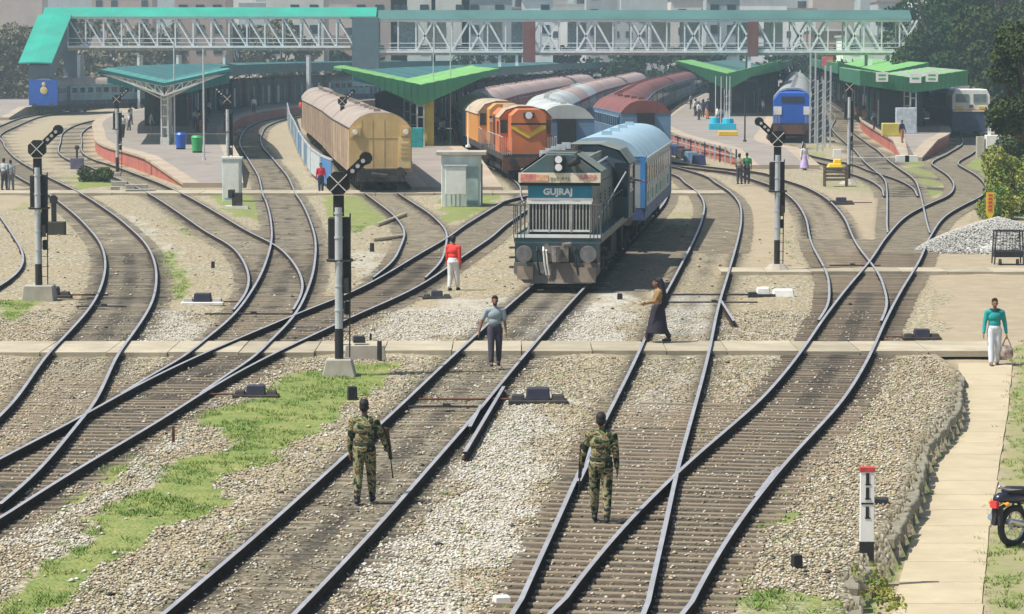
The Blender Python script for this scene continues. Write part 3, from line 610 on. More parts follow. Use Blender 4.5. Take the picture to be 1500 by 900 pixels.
# ------------------------------------------------------------------ platform canopies
def canopy(label, path, hw, zv, zt, roofm, fasm, fh, colm, lift=0, ystep=7, colstep=9, truss=True, taper=False):
    P = np.array(path, float); ys = [path[0][0]]
    while ys[-1] < path[-1][0] - .1: ys.append(min(ys[-1] + ystep, path[-1][0]))
    xs = pchip(P[:, 0], P[:, 1], np.array(ys)); r = thing('platform_canopy', label, 'canopy', (xs[0], ys[0], .84), 0, 'canopies over the station platforms')
    hd = [math.atan2((xs[min(i + 1, len(ys) - 1)] - xs[max(i - 1, 0)]), (ys[min(i + 1, len(ys) - 1)] - ys[max(i - 1, 0)])) for i in range(len(ys))]; hd[0] = 0
    fs = .16 if taper else fh
    def pt(i, u, z): return (xs[i] + u * math.cos(hd[i]) - xs[0], ys[i] - u * math.sin(hd[i]) - ys[0], z - .84)
    for i in range(len(ys) - 1):
        m = roofm[i % len(roofm)] if isinstance(roofm, list) else roofm
        for s in (-1, 1):
            b = MB(); K = 14; top = []; 
            for j in (i, i + 1):
                row = []
                for k in range(K + 1):
                    t = k / K; row.append(pt(j, s * (t * hw), zv + (zt - zv) * t + (.03 if k % 2 else 0)))
                top.append(row)
            vs = top[0] + top[1] + [(p[0], p[1], p[2] - .09) for p in top[0] + top[1]]; n = K + 1
            fcs = []
            for k in range(K): fcs += [(k, k + 1, n + k + 1, n + k), (2 * n + k, 3 * n + k, 3 * n + k + 1, 2 * n + k + 1)]
            for k in range(K): fcs += [(k, 2 * n + k, 2 * n + k + 1, k + 1)]
            fcs += [(K, 2 * n + K, 3 * n + K, n + K)]
            b.add(vs, fcs); part('roof_sheet', b, m, r)
            b = MB(); a0, a1 = pt(i, s * (hw - .02), zt - .05), pt(i + 1, s * (hw - .02), zt - .05)
            b.beam((a0[0], a0[1], a0[2] - fs / 2), (a1[0], a1[1], a1[2] - fs / 2), .05, fs); part('fascia', b, fasm, r)
    # front fascia or truss
    for s in (-1, 1):
        b = MB()
        if truss:
            n = 7; U = [pt(0, s * hw * (k / n) * .96, zv + (zt - zv) * (k / n) * .96 - .12) for k in range(n + 1)]
            D_ = [pt(0, s * hw * (k / n) * .96, zv - .75 + (zt - zv + .6) * (k / n) * .96 - .0) for k in range(n + 1)]
            b.beam(U[0], U[-1], .12); b.beam(D_[0], U[-1], .12)
            for k in range(n): b.beam(U[k], D_[k], .08); b.beam(D_[k], U[k + 1], .07)
            part('truss', b, colm, r)
            g = MB(); u0 = pt(0, 0, zv - .02); u1 = pt(0, s * hw, zt - .02); g.beam((u0[0], u0[1] - .08, u0[2]), (u1[0], u1[1] - .08, u1[2]), .06, .2); part('verge_trim', g, dteal, r)
        else:
            K = 24
            for k in range(K):
                t0, t1 = k / K, (k + 1) / K; u0 = pt(0, s * hw * t0, zv + (zt - zv) * t0); u1 = pt(0, s * hw * t1, zv + (zt - zv) * t1); h = fh; h0 = fh * (1 - t0) + .12 if taper else fh; h1 = fh * (1 - t1) + .12 if taper else fh
                off = .02 * (k % 2)
                b.add([(u0[0], u0[1] - .1 - off, u0[2]), (u1[0], u1[1] - .1 - off, u1[2]), (u1[0], u1[1] - .1 - off, u1[2] - h1), (u0[0], u0[1] - .1 - off, u0[2] - h0)], [(0, 1, 2, 3) if s < 0 else (3, 2, 1, 0)])
            part('corrugated_front', b, fasm, r)
    ci = 0; y = ys[0] + .4
    while y < ys[-1]:
        i = min(int((y - ys[0]) / ystep), len(ys) - 2); t = (y - ys[i]) / (ys[i + 1] - ys[i]); cx = xs[i] + (xs[i + 1] - xs[i]) * t
        b = MB()
        for sx in (-.22, .22): b.bb(cx + sx - .05 - xs[0], cx + sx + .05 - xs[0], y - ys[0] - .06, y - ys[0] + .06, 0, zv - .84)
        zz = .4
        while zz < zv - 1.2: b.bb(cx - .2 - xs[0], cx + .2 - xs[0], y - ys[0] - .04, y - ys[0] + .04, zz, zz + .09); zz += .75
        if ci == 0: b.bb(cx - .3 - xs[0], cx + .3 - xs[0], y - ys[0] - .2, y - ys[0] + .2, 0, .5)
        for s in (-1, 1): b.beam((cx - xs[0], y - ys[0], zv - 1.9), (cx + s * hw * .75 - xs[0], y - ys[0], zv + (zt - zv) * .75 - .84 - .15), .1)
        part('column', b, colm, r); y += colstep; ci += 1
    return r
pA = [(209, -23.6), (235, -26.2), (250, -28), (277, -31), (321, -33), (352, -32), (400, -27), (460, -15), (520, 3)]
def cut(P, a, b_):
    P = np.array(P, float); xs = lambda y: float(pchip(P[:, 0], P[:, 1], np.array([float(y)]))[0])
    ys = [a] + [p[0] for p in P if a < p[0] < b_] + [b_]; return [(y, xs(y)) for y in ys]
colw = mat('column_white', (.62, .62, .58), .6, 0, .15, 2, grime=(.35, .25, .2))
canopy('teal butterfly canopy with white steel trusses nearest on the left hand platform', cut(pA, 209, 236), 4.5, 4.95, 5.92, teal_roof, dteal, .22, colw, truss=True)
canopy('long dark teal canopy curving away behind the trussed one on the left', cut(pA, 237, 500), 4.7, 4.7, 5.75, [grey_green, dteal], dteal, 1.0, galv, truss=False)
pB = [(206, -6.1), (230, -8), (260, -8.5), (306, -7), (350, -3), (400, 1), (480, 12)]
canopy('bright green canopy beside the yellow train with deep green fascia', cut(pB, 206, 252), 5.3, 4.95, 6.05, green_roof, green_f, 1.3, galv, truss=False, taper=True)
canopy('dark teal canopy curving away behind the bright green one', cut(pB, 254, 470), 4.6, 4.6, 5.55, [grey_green, dteal], dteal, .8, galv, truss=False)
pC = [(300, 20.9), (350, 25.8), (420, 33), (500, 41)]
canopy('green canopy over the middle platform next to the blue locomotive', cut(pC, 300, 340), 5.0, 5.0, 6.25, green_roof, green_f, 1.5, galv, truss=False, taper=True)
canopy('pale green canopy continuing behind the middle platform one', cut(pC, 342, 490), 4.6, 4.9, 5.9, grey_green, green_f, .9, galv, truss=False)
pD = [(240, 31.3), (300, 35.8), (400, 44), (500, 52)]
canD = canopy('green roofed canopy hung with white boards on the right hand platform', cut(pD, 240, 290), 4.2, 5.1, 5.7, [green_roof, silver], green_f, 1.15, galv, truss=False)
canopy('green canopy further along the right hand platform', cut(pD, 292, 480), 4.3, 5.2, 6.1, green_roof, green_f, 1.0, galv, truss=False)
def board(px, y_, Y, w, h, label, lines=2):
    p = atY(px, y_, Y); b = MB(); b.box((0, 0, 0), (w, .06, h)); r = single('sign_board', b, white, label, 'sign', p, 0, 'white boards hung from the green canopy')
    for k in range(lines):
        q = MB(); zz = h * (.2 - .4 * k / max(1, lines - 1) if lines > 1 else 0); q.bb(-w * .3, w * .3, -.045, -.034, zz - h * .07, zz + h * .07); part('lettering', q, green_p, r)
board(1292, 113, 239.7, .95, .75, 'leftmost white board on the green canopy front at right')
board(1341, 115, 239.6, .9, .72, 'middle white board on the green canopy front at right', 1)
board(1365, 113, 239.5, .95, .75, 'rightmost white board on the green canopy front at right')

# ------------------------------------------------------------------ dark boxes added under the canopies
shade_box_m = mat('shade_box_wall', (.05, .075, .09), .8, 0, .3, .8, grime=(.12, .11, .09)); 
def shade_blocks(P, y0, y1, label, w=3.6):  # made-up dark boxes with doors, added to deepen the shade below each canopy
    r = thing('shade_boxes', label, 'shade box', (0, 0, .84), 0, 'dark boxes added under the canopies'); xs = lambda y: float(pchip(np.array(P, float)[:, 0], np.array(P, float)[:, 1], np.array([float(y)]))[0]); y = y0
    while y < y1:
        a = math.atan2(xs(y + 9) - xs(y), 9); M = Matrix.Rotation(-a, 3, 'Z'); q = MB(); q.box((xs(y + 4.5), y + 4.5, 1.55), (w, 8.6, 3.1), M); part('wall', q, shade_box_m, r)
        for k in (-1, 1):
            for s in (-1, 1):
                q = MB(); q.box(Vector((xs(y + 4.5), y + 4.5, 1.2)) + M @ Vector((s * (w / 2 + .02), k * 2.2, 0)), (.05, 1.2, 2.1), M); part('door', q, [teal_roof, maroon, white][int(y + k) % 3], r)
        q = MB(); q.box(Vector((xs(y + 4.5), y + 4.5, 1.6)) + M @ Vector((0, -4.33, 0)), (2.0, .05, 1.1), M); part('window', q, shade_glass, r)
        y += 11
shade_blocks(pA, 262, 480, 'dark boxes added for shade under the teal canopies of the left platform')
shade_blocks(pB, 232, 450, 'dark boxes added for shade under the canopies between yellow and orange trains', 4.4)
shade_blocks(pC, 318, 490, 'dark boxes added for shade under the canopies of the middle platform', 4.6)
shade_blocks(pD, 258, 480, 'dark boxes added for shade under the canopies of the right platform', 3.6)
# ------------------------------------------------------------------ footbridge
YB = 372.0
fb = thing('footbridge', 'long white steel truss footbridge with green roof crossing above all the platforms', 'footbridge', (0, YB, 0))
def bz(py, Y=YB): return atY(750, py, Y).z
XL, XM, XR = XY(66, YB, 10), XY(545, YB, 10), XY(1332, YB, 10)
zd1, zr1, zt1 = bz(70), bz(25), bz(11); zd2, zr2, zt2 = bz(77), bz(29), bz(15)
b = MB(); b.prism([(-2.1, zr1), (2.1, zr1), (1.9, zr1 + .25), (0, zt1), (-1.9, zr1 + .25)], XL, XM + .6, 'x'); b.v = [(p[0], p[1], p[2]) for p in b.v]; part('left_roof', b, bright_teal, fb)
b = MB(); b.prism([(-2.1, zr2), (2.1, zr2), (1.9, zr2 + .25), (0, zt2), (-1.9, zr2 + .25)], XM + .7, XR, 'x'); part('right_roof', b, grey_green, fb)
b = MB(); b.bb(XL + 3, XM, -1.8, 1.8, zd1 - .35, zd1); part('deck', b, concrete, fb)
b = MB(); b.bb(XM, XR, -1.8, 1.8, zd2 - .35, zd2); part('deck', b, concrete, fb)
steel_w = mat('white_steel', (.80, .83, .83), .5, 0, .1, 2, grime=(.6, .62, .62), gamt=.5)
def member(nm, p0, p1, w): q = MB(); q.beam(p0, p1, w * 1.3); part(nm, q, steel_w, fb)
for yy in (-1.85, 1.85):
    for z_, h in ((zd1 + .1, .2), (zr1 - .12, .2), (zd1 + 1.1, .07), (zd1 + .6, .05)):
        member('chord', (XL + 3, yy, z_), (XM - 2.5, yy, z_), h)
    for z_, h in ((zd2 + .1, .22), (zr2 - .14, .2), (zd2 + 1.1, .07), (zd2 + .6, .05), (zd2 + .35, .05)):
        member('chord', (XM + .5, yy, z_), (XR, yy, z_), h)
    x = XL + 3; k = 0
    while x < XM - 3.5:
        member('post', (x, yy, zd1), (x, yy, zr1), .13); member('diagonal', (x, yy, zr1 - .1), (x + 2.1, yy, zd1 + .1), .13); x += 2.15; k += 1
    x = XM + 3.2; k = 0
    while x < XR - 1:
        member('post', (x, yy, zd2), (x, yy, zr2), .12)
        if k % 3 == 1 or k % 5 == 3: member('diagonal', (x, yy, zd2 + .1), (x + 2.1, yy, zr2 - .1), .17)
        if k % 3 in (1, 2): member('diagonal', (x, yy, zr2 - .1), (x + 2.1, yy, zd2 + .1), .17)
        x += 2.15; k += 1
for i in range(15):
    x = XM + 3.2 + i * 3.4
    if i % 3 != 2: b = MB(); b.bb(x, x + 2.3, 1.95, 2.0, zd2 + .4, zr2 - .3); part('cladding_panel', b, white if i % 2 else mat('pale_blue_panel', (.5, .62, .66), .5), fb)
b = MB(); b.bb(XM - 2.3, XM + .9, -2.3, 2.3, 3, zr1 - .1); part('stair_tower', b, mat('dark_grey_cladding', (.10, .15, .18), .6, 0, .1, 1), fb)
for px, w, m in ((775, 1.5, maroon), (1101, 1.3, maroon)):
    b = MB(); x = XY(px, YB, 8); b.bb(x - w / 2, x + w / 2, -2.2, -1.95, zd2 - (1.2 if px < 900 else 0.5), zr2 - .3); part('maroon_panel', b, m, fb)
for px, w in ((118, .35), (205, .3), (262, .3), (330, .3), (452, .35), (732, .35), (757, .35), (1096, .4), (1272, .5), (1304, .5)):
    x = XY(px, YB, 7); b = MB()
    for sy in (-1.6, 1.6): b.bb(x - w / 2, x + w / 2, sy - w / 2, sy + w / 2, -.1, zd2 - .3)
    part('pier', b, steel_w, fb)
# stair roof coming down to the left
def P3(px, py, Y): v = atY(px, py, Y); return (v.x, v.y - YB, v.z)
b = MB(); A = [P3(56, 22, 370), P3(78, 20, 370), P3(105, 22, 370)]; B = [P3(27, 92, 352), P3(48, 91, 352), P3(76, 92, 352)]
dn = lambda p: (p[0], p[1], p[2] - .15)
b.add(A + B + [dn(p) for p in A + B], [(0, 1, 4, 3), (1, 2, 5, 4), (6, 9, 10, 7), (7, 10, 11, 8), (3, 4, 10, 9), (4, 5, 11, 10), (0, 3, 9, 6), (2, 8, 11, 5)])
part('stair_roof', b, bright_teal, fb)
b = MB(); A = [P3(70, 26, 371), P3(100, 26, 371)]; B = [P3(42, 96, 353), P3(72, 96, 353)]
b.add([A[0], A[1], B[1], B[0]] + [(p[0], p[1], p[2] - 2.6) for p in (A[0], A[1], B[1], B[0])], [(0, 1, 2, 3), (3, 2, 6, 7), (1, 5, 6, 2), (0, 3, 7, 4), (4, 7, 6, 5)]); part('stair_flight', b, mat('dark_grey_cladding', (.1, .15, .18)), fb)
b = MB(); x0, x1 = XY(95, YB, 7), XY(112, YB, 7); b.bb(x0, x1, -1, 1, 0, zr1); part('stair_wall', b, MATS['dark_grey_cladding'], fb)

# ------------------------------------------------------------------ rolling stock
def wheelset(b, y, r=.46):
    for s in (-1, 1):
        b.cyl((s * .77, y, r), (s * .90, y, r), r, r, 16)
        b.cyl((s * .90, y, r), (s * 1.0, y, r), .13, .13, 8)
    b.cyl((-.77, y, r), (.77, y, r), .08, .08, 8)
def bogie(root, y0, n=2, base=2.6, detail=True):
    b = MB()
    for s in (-1, 1):
        b.bb(s * 1.05 - .07, s * 1.05 + .07, y0 - .7, y0 + base + .7, .45, .72)
        for k in range(n):
            yy = y0 + base * k / (n - 1); b.bb(s * 1.05 - .14, s * 1.05 + .14, yy - .18, yy + .18, .28, .62)
            b.bb(s * 1.15 - .05, s * 1.15 + .05, yy - .42, yy - .24, .3, .8); b.bb(s * 1.15 - .05, s * 1.15 + .05, yy + .24, yy + .42, .3, .8)
    b.bb(-1.0, 1.0, y0 + base / 2 - .3, y0 + base / 2 + .3, .5, .8)
    o = part('bogie', b, dark, root)
    for k in range(n):
        w = MB(); wheelset(w, y0 + base * k / (n - 1)); part('wheelset', w, rust if False else dark, o)
    return o
def roof_section(hw, z0, z1, n=9):
    return [(hw * (-1 + 2 * k / (n - 1)), z0 + (z1 - z0) * (1 - abs(-1 + 2 * k / (n - 1))**3.0)) for k in range(n)]
PROTO = {}
def coach(kind, label, X, Y, rz, group, end_mat=None, side=blue_side, band=navy, roof=silver, L=22.0, win=13, near=True):
    key = (kind,)
    if key in PROTO:
        return dup(PROTO[key], (X, Y, 0), rz, label, group)
    r = thing('railway_coach', label, 'railway coach', (X, Y, 0), rz, group); PROTO[key] = r
    hw = 1.62; b = MB(); b.bb(-hw, hw, .05, L - .05, 1.0, 1.45); part('lower_body', b, band, r)
    b = MB(); b.bb(-hw + .004, hw - .004, .04, L - .04, 1.45, 3.25); part('body', b, [side], r)
    S = roof_section(hw, 3.25, 4.05, 13); b = MB(); b.smooth = True
    b.loft([[(x, y, z) for x, z in S] for y in np.linspace(0, L, 3)], cap=False, closed=False); b.smooth = False
    b.add([(x, 0, z) for x, z in S], [tuple(range(13))]); b.add([(x, L, z) for x, z in S], [tuple(range(12, -1, -1))]); part('roof', b, roof, r)
    rb = MB()
    for y in np.arange(1.5, L, 2.6): rb.loft([[(x * 1.006, yy, z + .018) for x, z in S] for yy in (y - .03, y + .03)], cap=False, closed=False)
    for y in np.arange(3, L, 5.0): rb.bb(-.18, .18, y, y + .3, 3.98, 4.2)
    part('roof_fittings', rb, roof, r, kind='stuff')
    if near:
        wm = MB(); wm.box((0, 0, 0), (.05, .9, .62)); wme = wm.mesh('window', shade_glass)
        fm = MB(); fm.bb(-.03, .03, -.5, .5, .32, .37); fm.bb(-.03, .03, -.5, .5, -.37, -.32); fme = fm.mesh('window_frame', galv)
        for s in (-1, 1):
            for k in range(win):
                y = 1.9 + (L - 3.8) * k / (win - 1); o = link('window', wme, r); o.location = (s * (hw - .012), y, 2.62); f = link('window_frame', fme, o)
            for y in (.75, L - .75): q = MB(); q.bb(s * hw - .03, s * hw + .02, y - .32, y + .32, 1.3, 3.1); part('door', q, band, r)
    q = MB()
    for s in (-1, 1):
        for y in np.arange(1.1, L, 1.38): q.bb(s * hw - .012, s * hw + .012, y - .02, y + .02, 1.05, 3.22)
        q.bb(s * hw - .02, s * hw + .035, .05, L - .05, 3.2, 3.27)
    part('seams', q, dark if kind == 'yellow_train' else side, r, kind='stuff')
    q = MB(); q.bb(-.55, .55, -.22, -.005, 1.1, 3.25); part('gangway', q, black, r)
    for s in (-1, 1): q = MB(); q.cyl((s * .98, -.5, 1.05), (s * .98, .05, 1.05), .06, .06, 8); q.cyl((s * .98, -.55, 1.05), (s * .98, -.5, 1.05), .22, .22, 14); part('buffer', q, dark, r)
    q = MB(); q.bb(-1.35, 1.35, .1, L - .1, .8, 1.0); q.bb(-1.2, 1.2, 8, 13.5, .35, .8); part('underframe', q, dark, r)
    bogie(r, 2.2); bogie(r, L - 4.8)
    return r
def along(key, Y, L):
    """front point and heading of a vehicle of length L standing on a track from Y"""
    X = tx(key, Y); Yb = Y + L
    for _ in range(4): d = math.hypot(tx(key, Yb) - X, Yb - Y); Yb += L - d
    return X, Y, -math.atan2(tx(key, Yb) - X, Yb - Y), Yb
def train(key, Y, n, kinds, labels, group, gap=.6, L=22.0, nearn=1):
    for i in range(n):
        X, y, rz, Yb = along(key, Y, L); kd = kinds[min(i, len(kinds) - 1)]
        coach(kd[0], labels[i], X, y, rz, group, **kd[1]); Y = Yb + gap

# hero coach
hX, hY, hrz, hYb = along('T1', 93.9, 18.2)
K_hero = ('hero', dict(side=hero_grey, band=mat('deep_blue_band', (.025, .08, .24), .5, 0, .2, 1, grime=(.1, .1, .12)), roof=hero_roof, win=11))
X, y, rz, Yb = along('T1', hYb + .8, 22)
hc = coach('hero', 'light blue and silver coach coupled behind the grey-green locomotive', X, y, rz, None, **K_hero[1])
fr = MB(); fr.bb(-1.635, -1.45, -.02, .01, 1.45, 3.3); fr.bb(1.45, 1.635, -.02, .01, 1.45, 3.3); fr.bb(-1.64, 1.64, .0, .9, 3.2, 3.34); part('blue_end_frame', fr, hero_blue, hc)
for s in (-1, 1):
    q = MB()
    for k in range(6): q.bb(s * 1.63 - .012, s * 1.63 + .012, 2 + k * 3.2, 3.3 + k * 3.2, 1.6, 1.95)
    part('lower_panel', q, mat('faded_green_panel', (.22, .42, .36), .5, .1, .2, 1), hc)

rail_grey = mat('rail_grey', (.07, .08, .08), .6, 0, .2, 3)
# the grey-green locomotive, long hood leading
lc = thing('locomotive', 'weathered grey-green diesel locomotive with teal nose band and headboard, front left of its coach', 'locomotive', (hX, hY, 0), hrz)
b = MB(); b.bb(-1.32, 1.32, 0.0, 18.0, 1.32, 1.52); part('underframe', b, loco_green, lc)
b = MB(); b.bb(-1.34, 1.34, -.03, .04, 1.5, 1.6); part('walkway_edge', b, white, lc)
for s in (-1, 1):
    b = MB(); b.bb(s * 1.33 - .02, s * 1.33 + .02, .1, 17.9, 1.36, 1.58); part('side_sill', b, loco_green, lc)
b = MB(); b.bb(-1.3, 1.3, -.1, .25, .72, 1.34); part('buffer_beam', b, mat('beam_dark_teal', (.025, .05, .055), .6, 0, .3, 3, grime=(.09, .08, .07)), lc)
# buffers, coupler, hoses
for s in (-1, 1):
    b = MB(); b.cyl((s * .98, .0, 1.03), (s * .98, -.45, 1.03), .12, .10, 12); b.cyl((s * .98, -.45, 1.03), (s * .98, -.52, 1.03), .26, .25, 20); part('buffer', b, mat('buffer_steel', (.20, .19, .19), .5, .5, .3, 4), lc)
b = MB(); b.bb(-.16, .16, -.5, .1, .88, 1.18); b.cyl((.02, -.62, .8), (.02, -.62, 1.28), .13, .13, 10); b.bb(-.32, .36, -.24, -.1, .78, 1.26); b.cyl((.2, -.45, 1.3), (.42, -.3, 1.32), .08, .08, 8); b.cyl((-.35, -.22, 1.32), (-.2, -.22, 1.05), .08, .1, 8)
part('coupler', b, mat('worn_steel', (.22, .2, .18), .55, .4, .4, 6), lc)
for hx in (-.42, -.33, .55, -.62):
    b = MB(); pts = [Vector((hx, -.12, 1.22)), Vector((hx + .02, -.34, 1.1)), Vector((hx + .06, -.36, .7)), Vector((hx + .12, -.33, .38))]; b.tube(pts, .03); part('brake_hose', b, white if hx > -.45 and hx < 0 else black, lc)
# rail guard (plow)
b = MB(); F = [(-1.32, .75), (1.32, .75), (1.32, .48), (1.08, .12), (-.98, .12), (-1.32, .42)]
b.add([(x, -.32 + .10 * (z > .4), z) for x, z in F] + [(x, -.22 + .10 * (z > .4), z) for x, z in F], [tuple(range(6)), tuple(range(11, 5, -1))] + [(i, i + 6, (i + 1) % 6 + 6, (i + 1) % 6) for i in range(6)])
part('rail_guard', b, plow_m, lc)
for x0, x1, zz0, zz1 in ((-1.2, -.72, .24, .64), (.52, 1.2, .16, .62)): b = MB(); b.bb(x0, x1, -.345, -.31, zz0, zz1); part('guard_plate', b, mat('guard_patch', (.30, .24, .18), .8, 0, .3, 2, grime=(.16, .14, .13)), lc)
# hood
def hood(prof, y0, y1, m, nm):
    q = MB(); q.prism(prof, y0, y1, 'y'); return part(nm, q, m, lc, bevel=.02)
low = [(-.98, 1.5), (.98, 1.5), (.98, 2.68), (1.0, 3.05), (1.22, 3.2), (1.22, 3.46), (.42, 4.02), (-.42, 4.02), (-1.22, 3.46), (-1.22, 3.2), (-1.0, 3.05), (-.98, 2.68)]
hood(low, .9, 3.6, loco_green, 'radiator_hood')
mid_ = [(-.95, 1.5), (.95, 1.5), (.95, 3.3), (.55, 3.7), (-.55, 3.7), (-.95, 3.3)]
hood(mid_, 3.6, 11.2, loco_green, 'engine_hood')
b = MB(); b.bb(-1.02, 1.02, .86, .905, 2.57, 2.68); part('white_strip', b, white, lc)
b = MB(); b.bb(-.98, 1.0, .87, .902, 2.69, 3.05); part('name_band', b, loco_teal, lc)
b = MB(); b.bb(-1.24, 1.24, .80, .9, 3.06, 3.14); part('ledge', b, black, lc)
hb = MB(); hb.bb(-1.27, 1.27, .72, .80, 3.16, 3.46); hbo = part('headboard', hb, mat('headboard_cream', (.70, .64, .50), .5, 0, .12, 4), lc)
b = MB(); b.bb(-1.2, -.72, .700, .715, 3.2, 3.42); part('red_panel', b, mat('faded_red', (.62, .22, .18), .6, 0, .3, 8), hbo)
b = MB(); b.bb(-.72, -.35, .700, .715, 3.22, 3.40); part('orange_panel', b, mat('faded_orange', (.78, .42, .24), .6, 0, .3, 8), hbo)
def text(body, size, loc, m, parent, rot=(R(90), 0, 0), bold=.0, ext=.004, name='lettering', sx=1):
    cu = bpy.data.curves.new(name, 'FONT'); cu.body = body; cu.size = size; cu.align_x = 'CENTER'; cu.align_y = 'CENTER'; cu.extrude = ext; cu.offset = bold; cu.resolution_u = 2
    t = bpy.data.objects.new('tmp', cu); C.objects.link(t); dg = bpy.context.evaluated_depsgraph_get(); me = bpy.data.meshes.new_from_object(t.evaluated_get(dg)); bpy.data.objects.remove(t)
    me.name = name; me.materials.clear(); me.materials.append(m); o = link(name, me, parent); o.location = loc; o.rotation_euler = rot; o.scale = (sx, 1, 1); return o
text('GUJRAJ', .27, (-.06, .862, 2.865), white, lc, bold=.012, sx=1.05)
text('VLSKDP', .17, (.85, .705, 3.33), mat('faded_red', (.6, .2, .17)), hbo, bold=.006)
q = MB()
for k in range(7): q.bb(-.28 + k * .09, -.22 + k * .09, .705, .718, 3.22 + .02 * (k % 3), 3.33 - .02 * (k % 2))
part('lettering', q, mat('olive_letter', (.34, .30, .16), .7), hbo)
# grille
gr = MB(); gr.bb(-.99, .99, .80, .90, 1.66, 2.55); gro = part('grille_frame', gr, mat('grille_dark', (.05, .05, .05), .8), lc)
bm_ = MB(); bm_.box((0, 0, 0), (.035, .05, .84)); bme = bm_.mesh('grille_bar', loco_grille)
for k in range(19): o = link('grille_bar', bme, gro); o.location = (-.93 + k * 1.86 / 18, .785, 2.1)
for x in (-.96, -.32, .36, .96): q = MB(); q.bb(x - .025, x + .025, .73, .79, 1.62, 2.57); part('grille_post', q, loco_grille, gro)
q = MB(); q.bb(-1.0, 1.0, .72, .80, 2.5, 2.57); q.bb(-1.0, 1.0, .74, .80, 1.64, 1.7); part('grille_rail', q, white, gro)
# twin headlights
hl = MB(); hl.bb(-.17, .13, .66, .9, 3.48, 4.0); hlo = part('headlight_box', hl, dark, lc)
for z_ in (3.63, 3.87):
    q = MB(); q.cyl((-.02, .66, z_), (-.02, .60, z_), .115, .11, 16); part('headlight', q, mat('lamp_glass', (.75, .76, .78), .15, 0, .1, 3), hlo)
q = MB(); q.ball((.45, .75, 3.78), (.13, .13, .11)); q.cyl((.3, .75, 3.72), (.6, .6, 3.86), .09, .12, 10); part('horn', q, black, lc)
# gable face and roof pieces
q = MB(); q.bb(-.42, .46, 1.2, 3.3, 4.02, 4.07); part('roof_panel', q, loco_roof, lc)
for s in (-1, 1):
    q = MB(); q.add([(s * .5, .95, 4.035), (s * 1.27, .95, 3.49), (s * 1.27, 3.55, 3.49), (s * .5, 3.55, 4.035)], [(0, 1, 2, 3) if s > 0 else (3, 2, 1, 0)]); part('roof_panel', q, loco_roof, lc)
q = MB(); q.cyl((0, 2.5, 4.03), (0, 2.5, 4.09), .5, .5, 20); part('radiator_fan', q, dark, lc)
q = MB(); q.tube([Vector((-.6, .95, 4.02)), Vector((-.62, 5, 4.0)), Vector((-.6, 10.9, 3.98))], .035); q.tube([Vector((-1.2, 1.0, 3.55)), Vector((-.95, 3.7, 3.5)), Vector((-.95, 11, 3.5))], .03)
for k in range(5): q.bb(-.7, -.4, 1.6 + k * 2.1, 1.75 + k * 2.1, 3.9, 4.12)
part('roof_conduit', q, galv, lc)
q = MB()
for k in range(10): q.bb(-.5, .5, 4.0 + k * .68, 4.4 + k * .68, 3.69, 3.78)
q.bb(-.6, -.5, 3.8, 11, 3.6, 3.82); q.bb(.5, .6, 3.8, 11, 3.6, 3.82); part('roof_hatches', q, loco_roof, lc)
q = MB(); q.cyl((.1, 6.4, 3.7), (.1, 6.4, 4.15), .22, .18, 12); part('exhaust_stack', q, dark, lc)
q = MB(); q.tube([Vector((-.75, 3.7, 3.62)), Vector((-.72, 10.9, 3.66))], .05); q.tube([Vector((.78, 3.7, 3.55)), Vector((.78, 10.9, 3.6))], .04); part('roof_pipe', q, galv, lc)
dm = MB(); dm.box((0, 0, 0), (.03, .66, 1.3)); dme = dm.mesh('hood_door', loco_green)
for s in (-1, 1):
    for k in range(14):
        if 3.75 + k * .72 > 10.6 and k > 9: break
        o = link('hood_door', dme, lc); o.location = (s * .965, 4.1 + k * .72, 2.35)
        if k % 3 == 1:
            q = MB(); 
            for j in range(6): q.bb(s * .975 - .015, s * .975 + .015, 3.85 + k * .72, 4.35 + k * .72, 2.0 + j * .12, 2.06 + j * .12)
            part('louvre', q, dark, o) if False else part('louvre', q, dark, lc)
    q = MB(); q.bb(s * .985 - .012, s * .985 + .012, 1.1, 3.4, 1.75, 2.6); part('radiator_screen', q, mat('side_screen', (.33, .28, .23), .8, 0, .3, 4), lc)
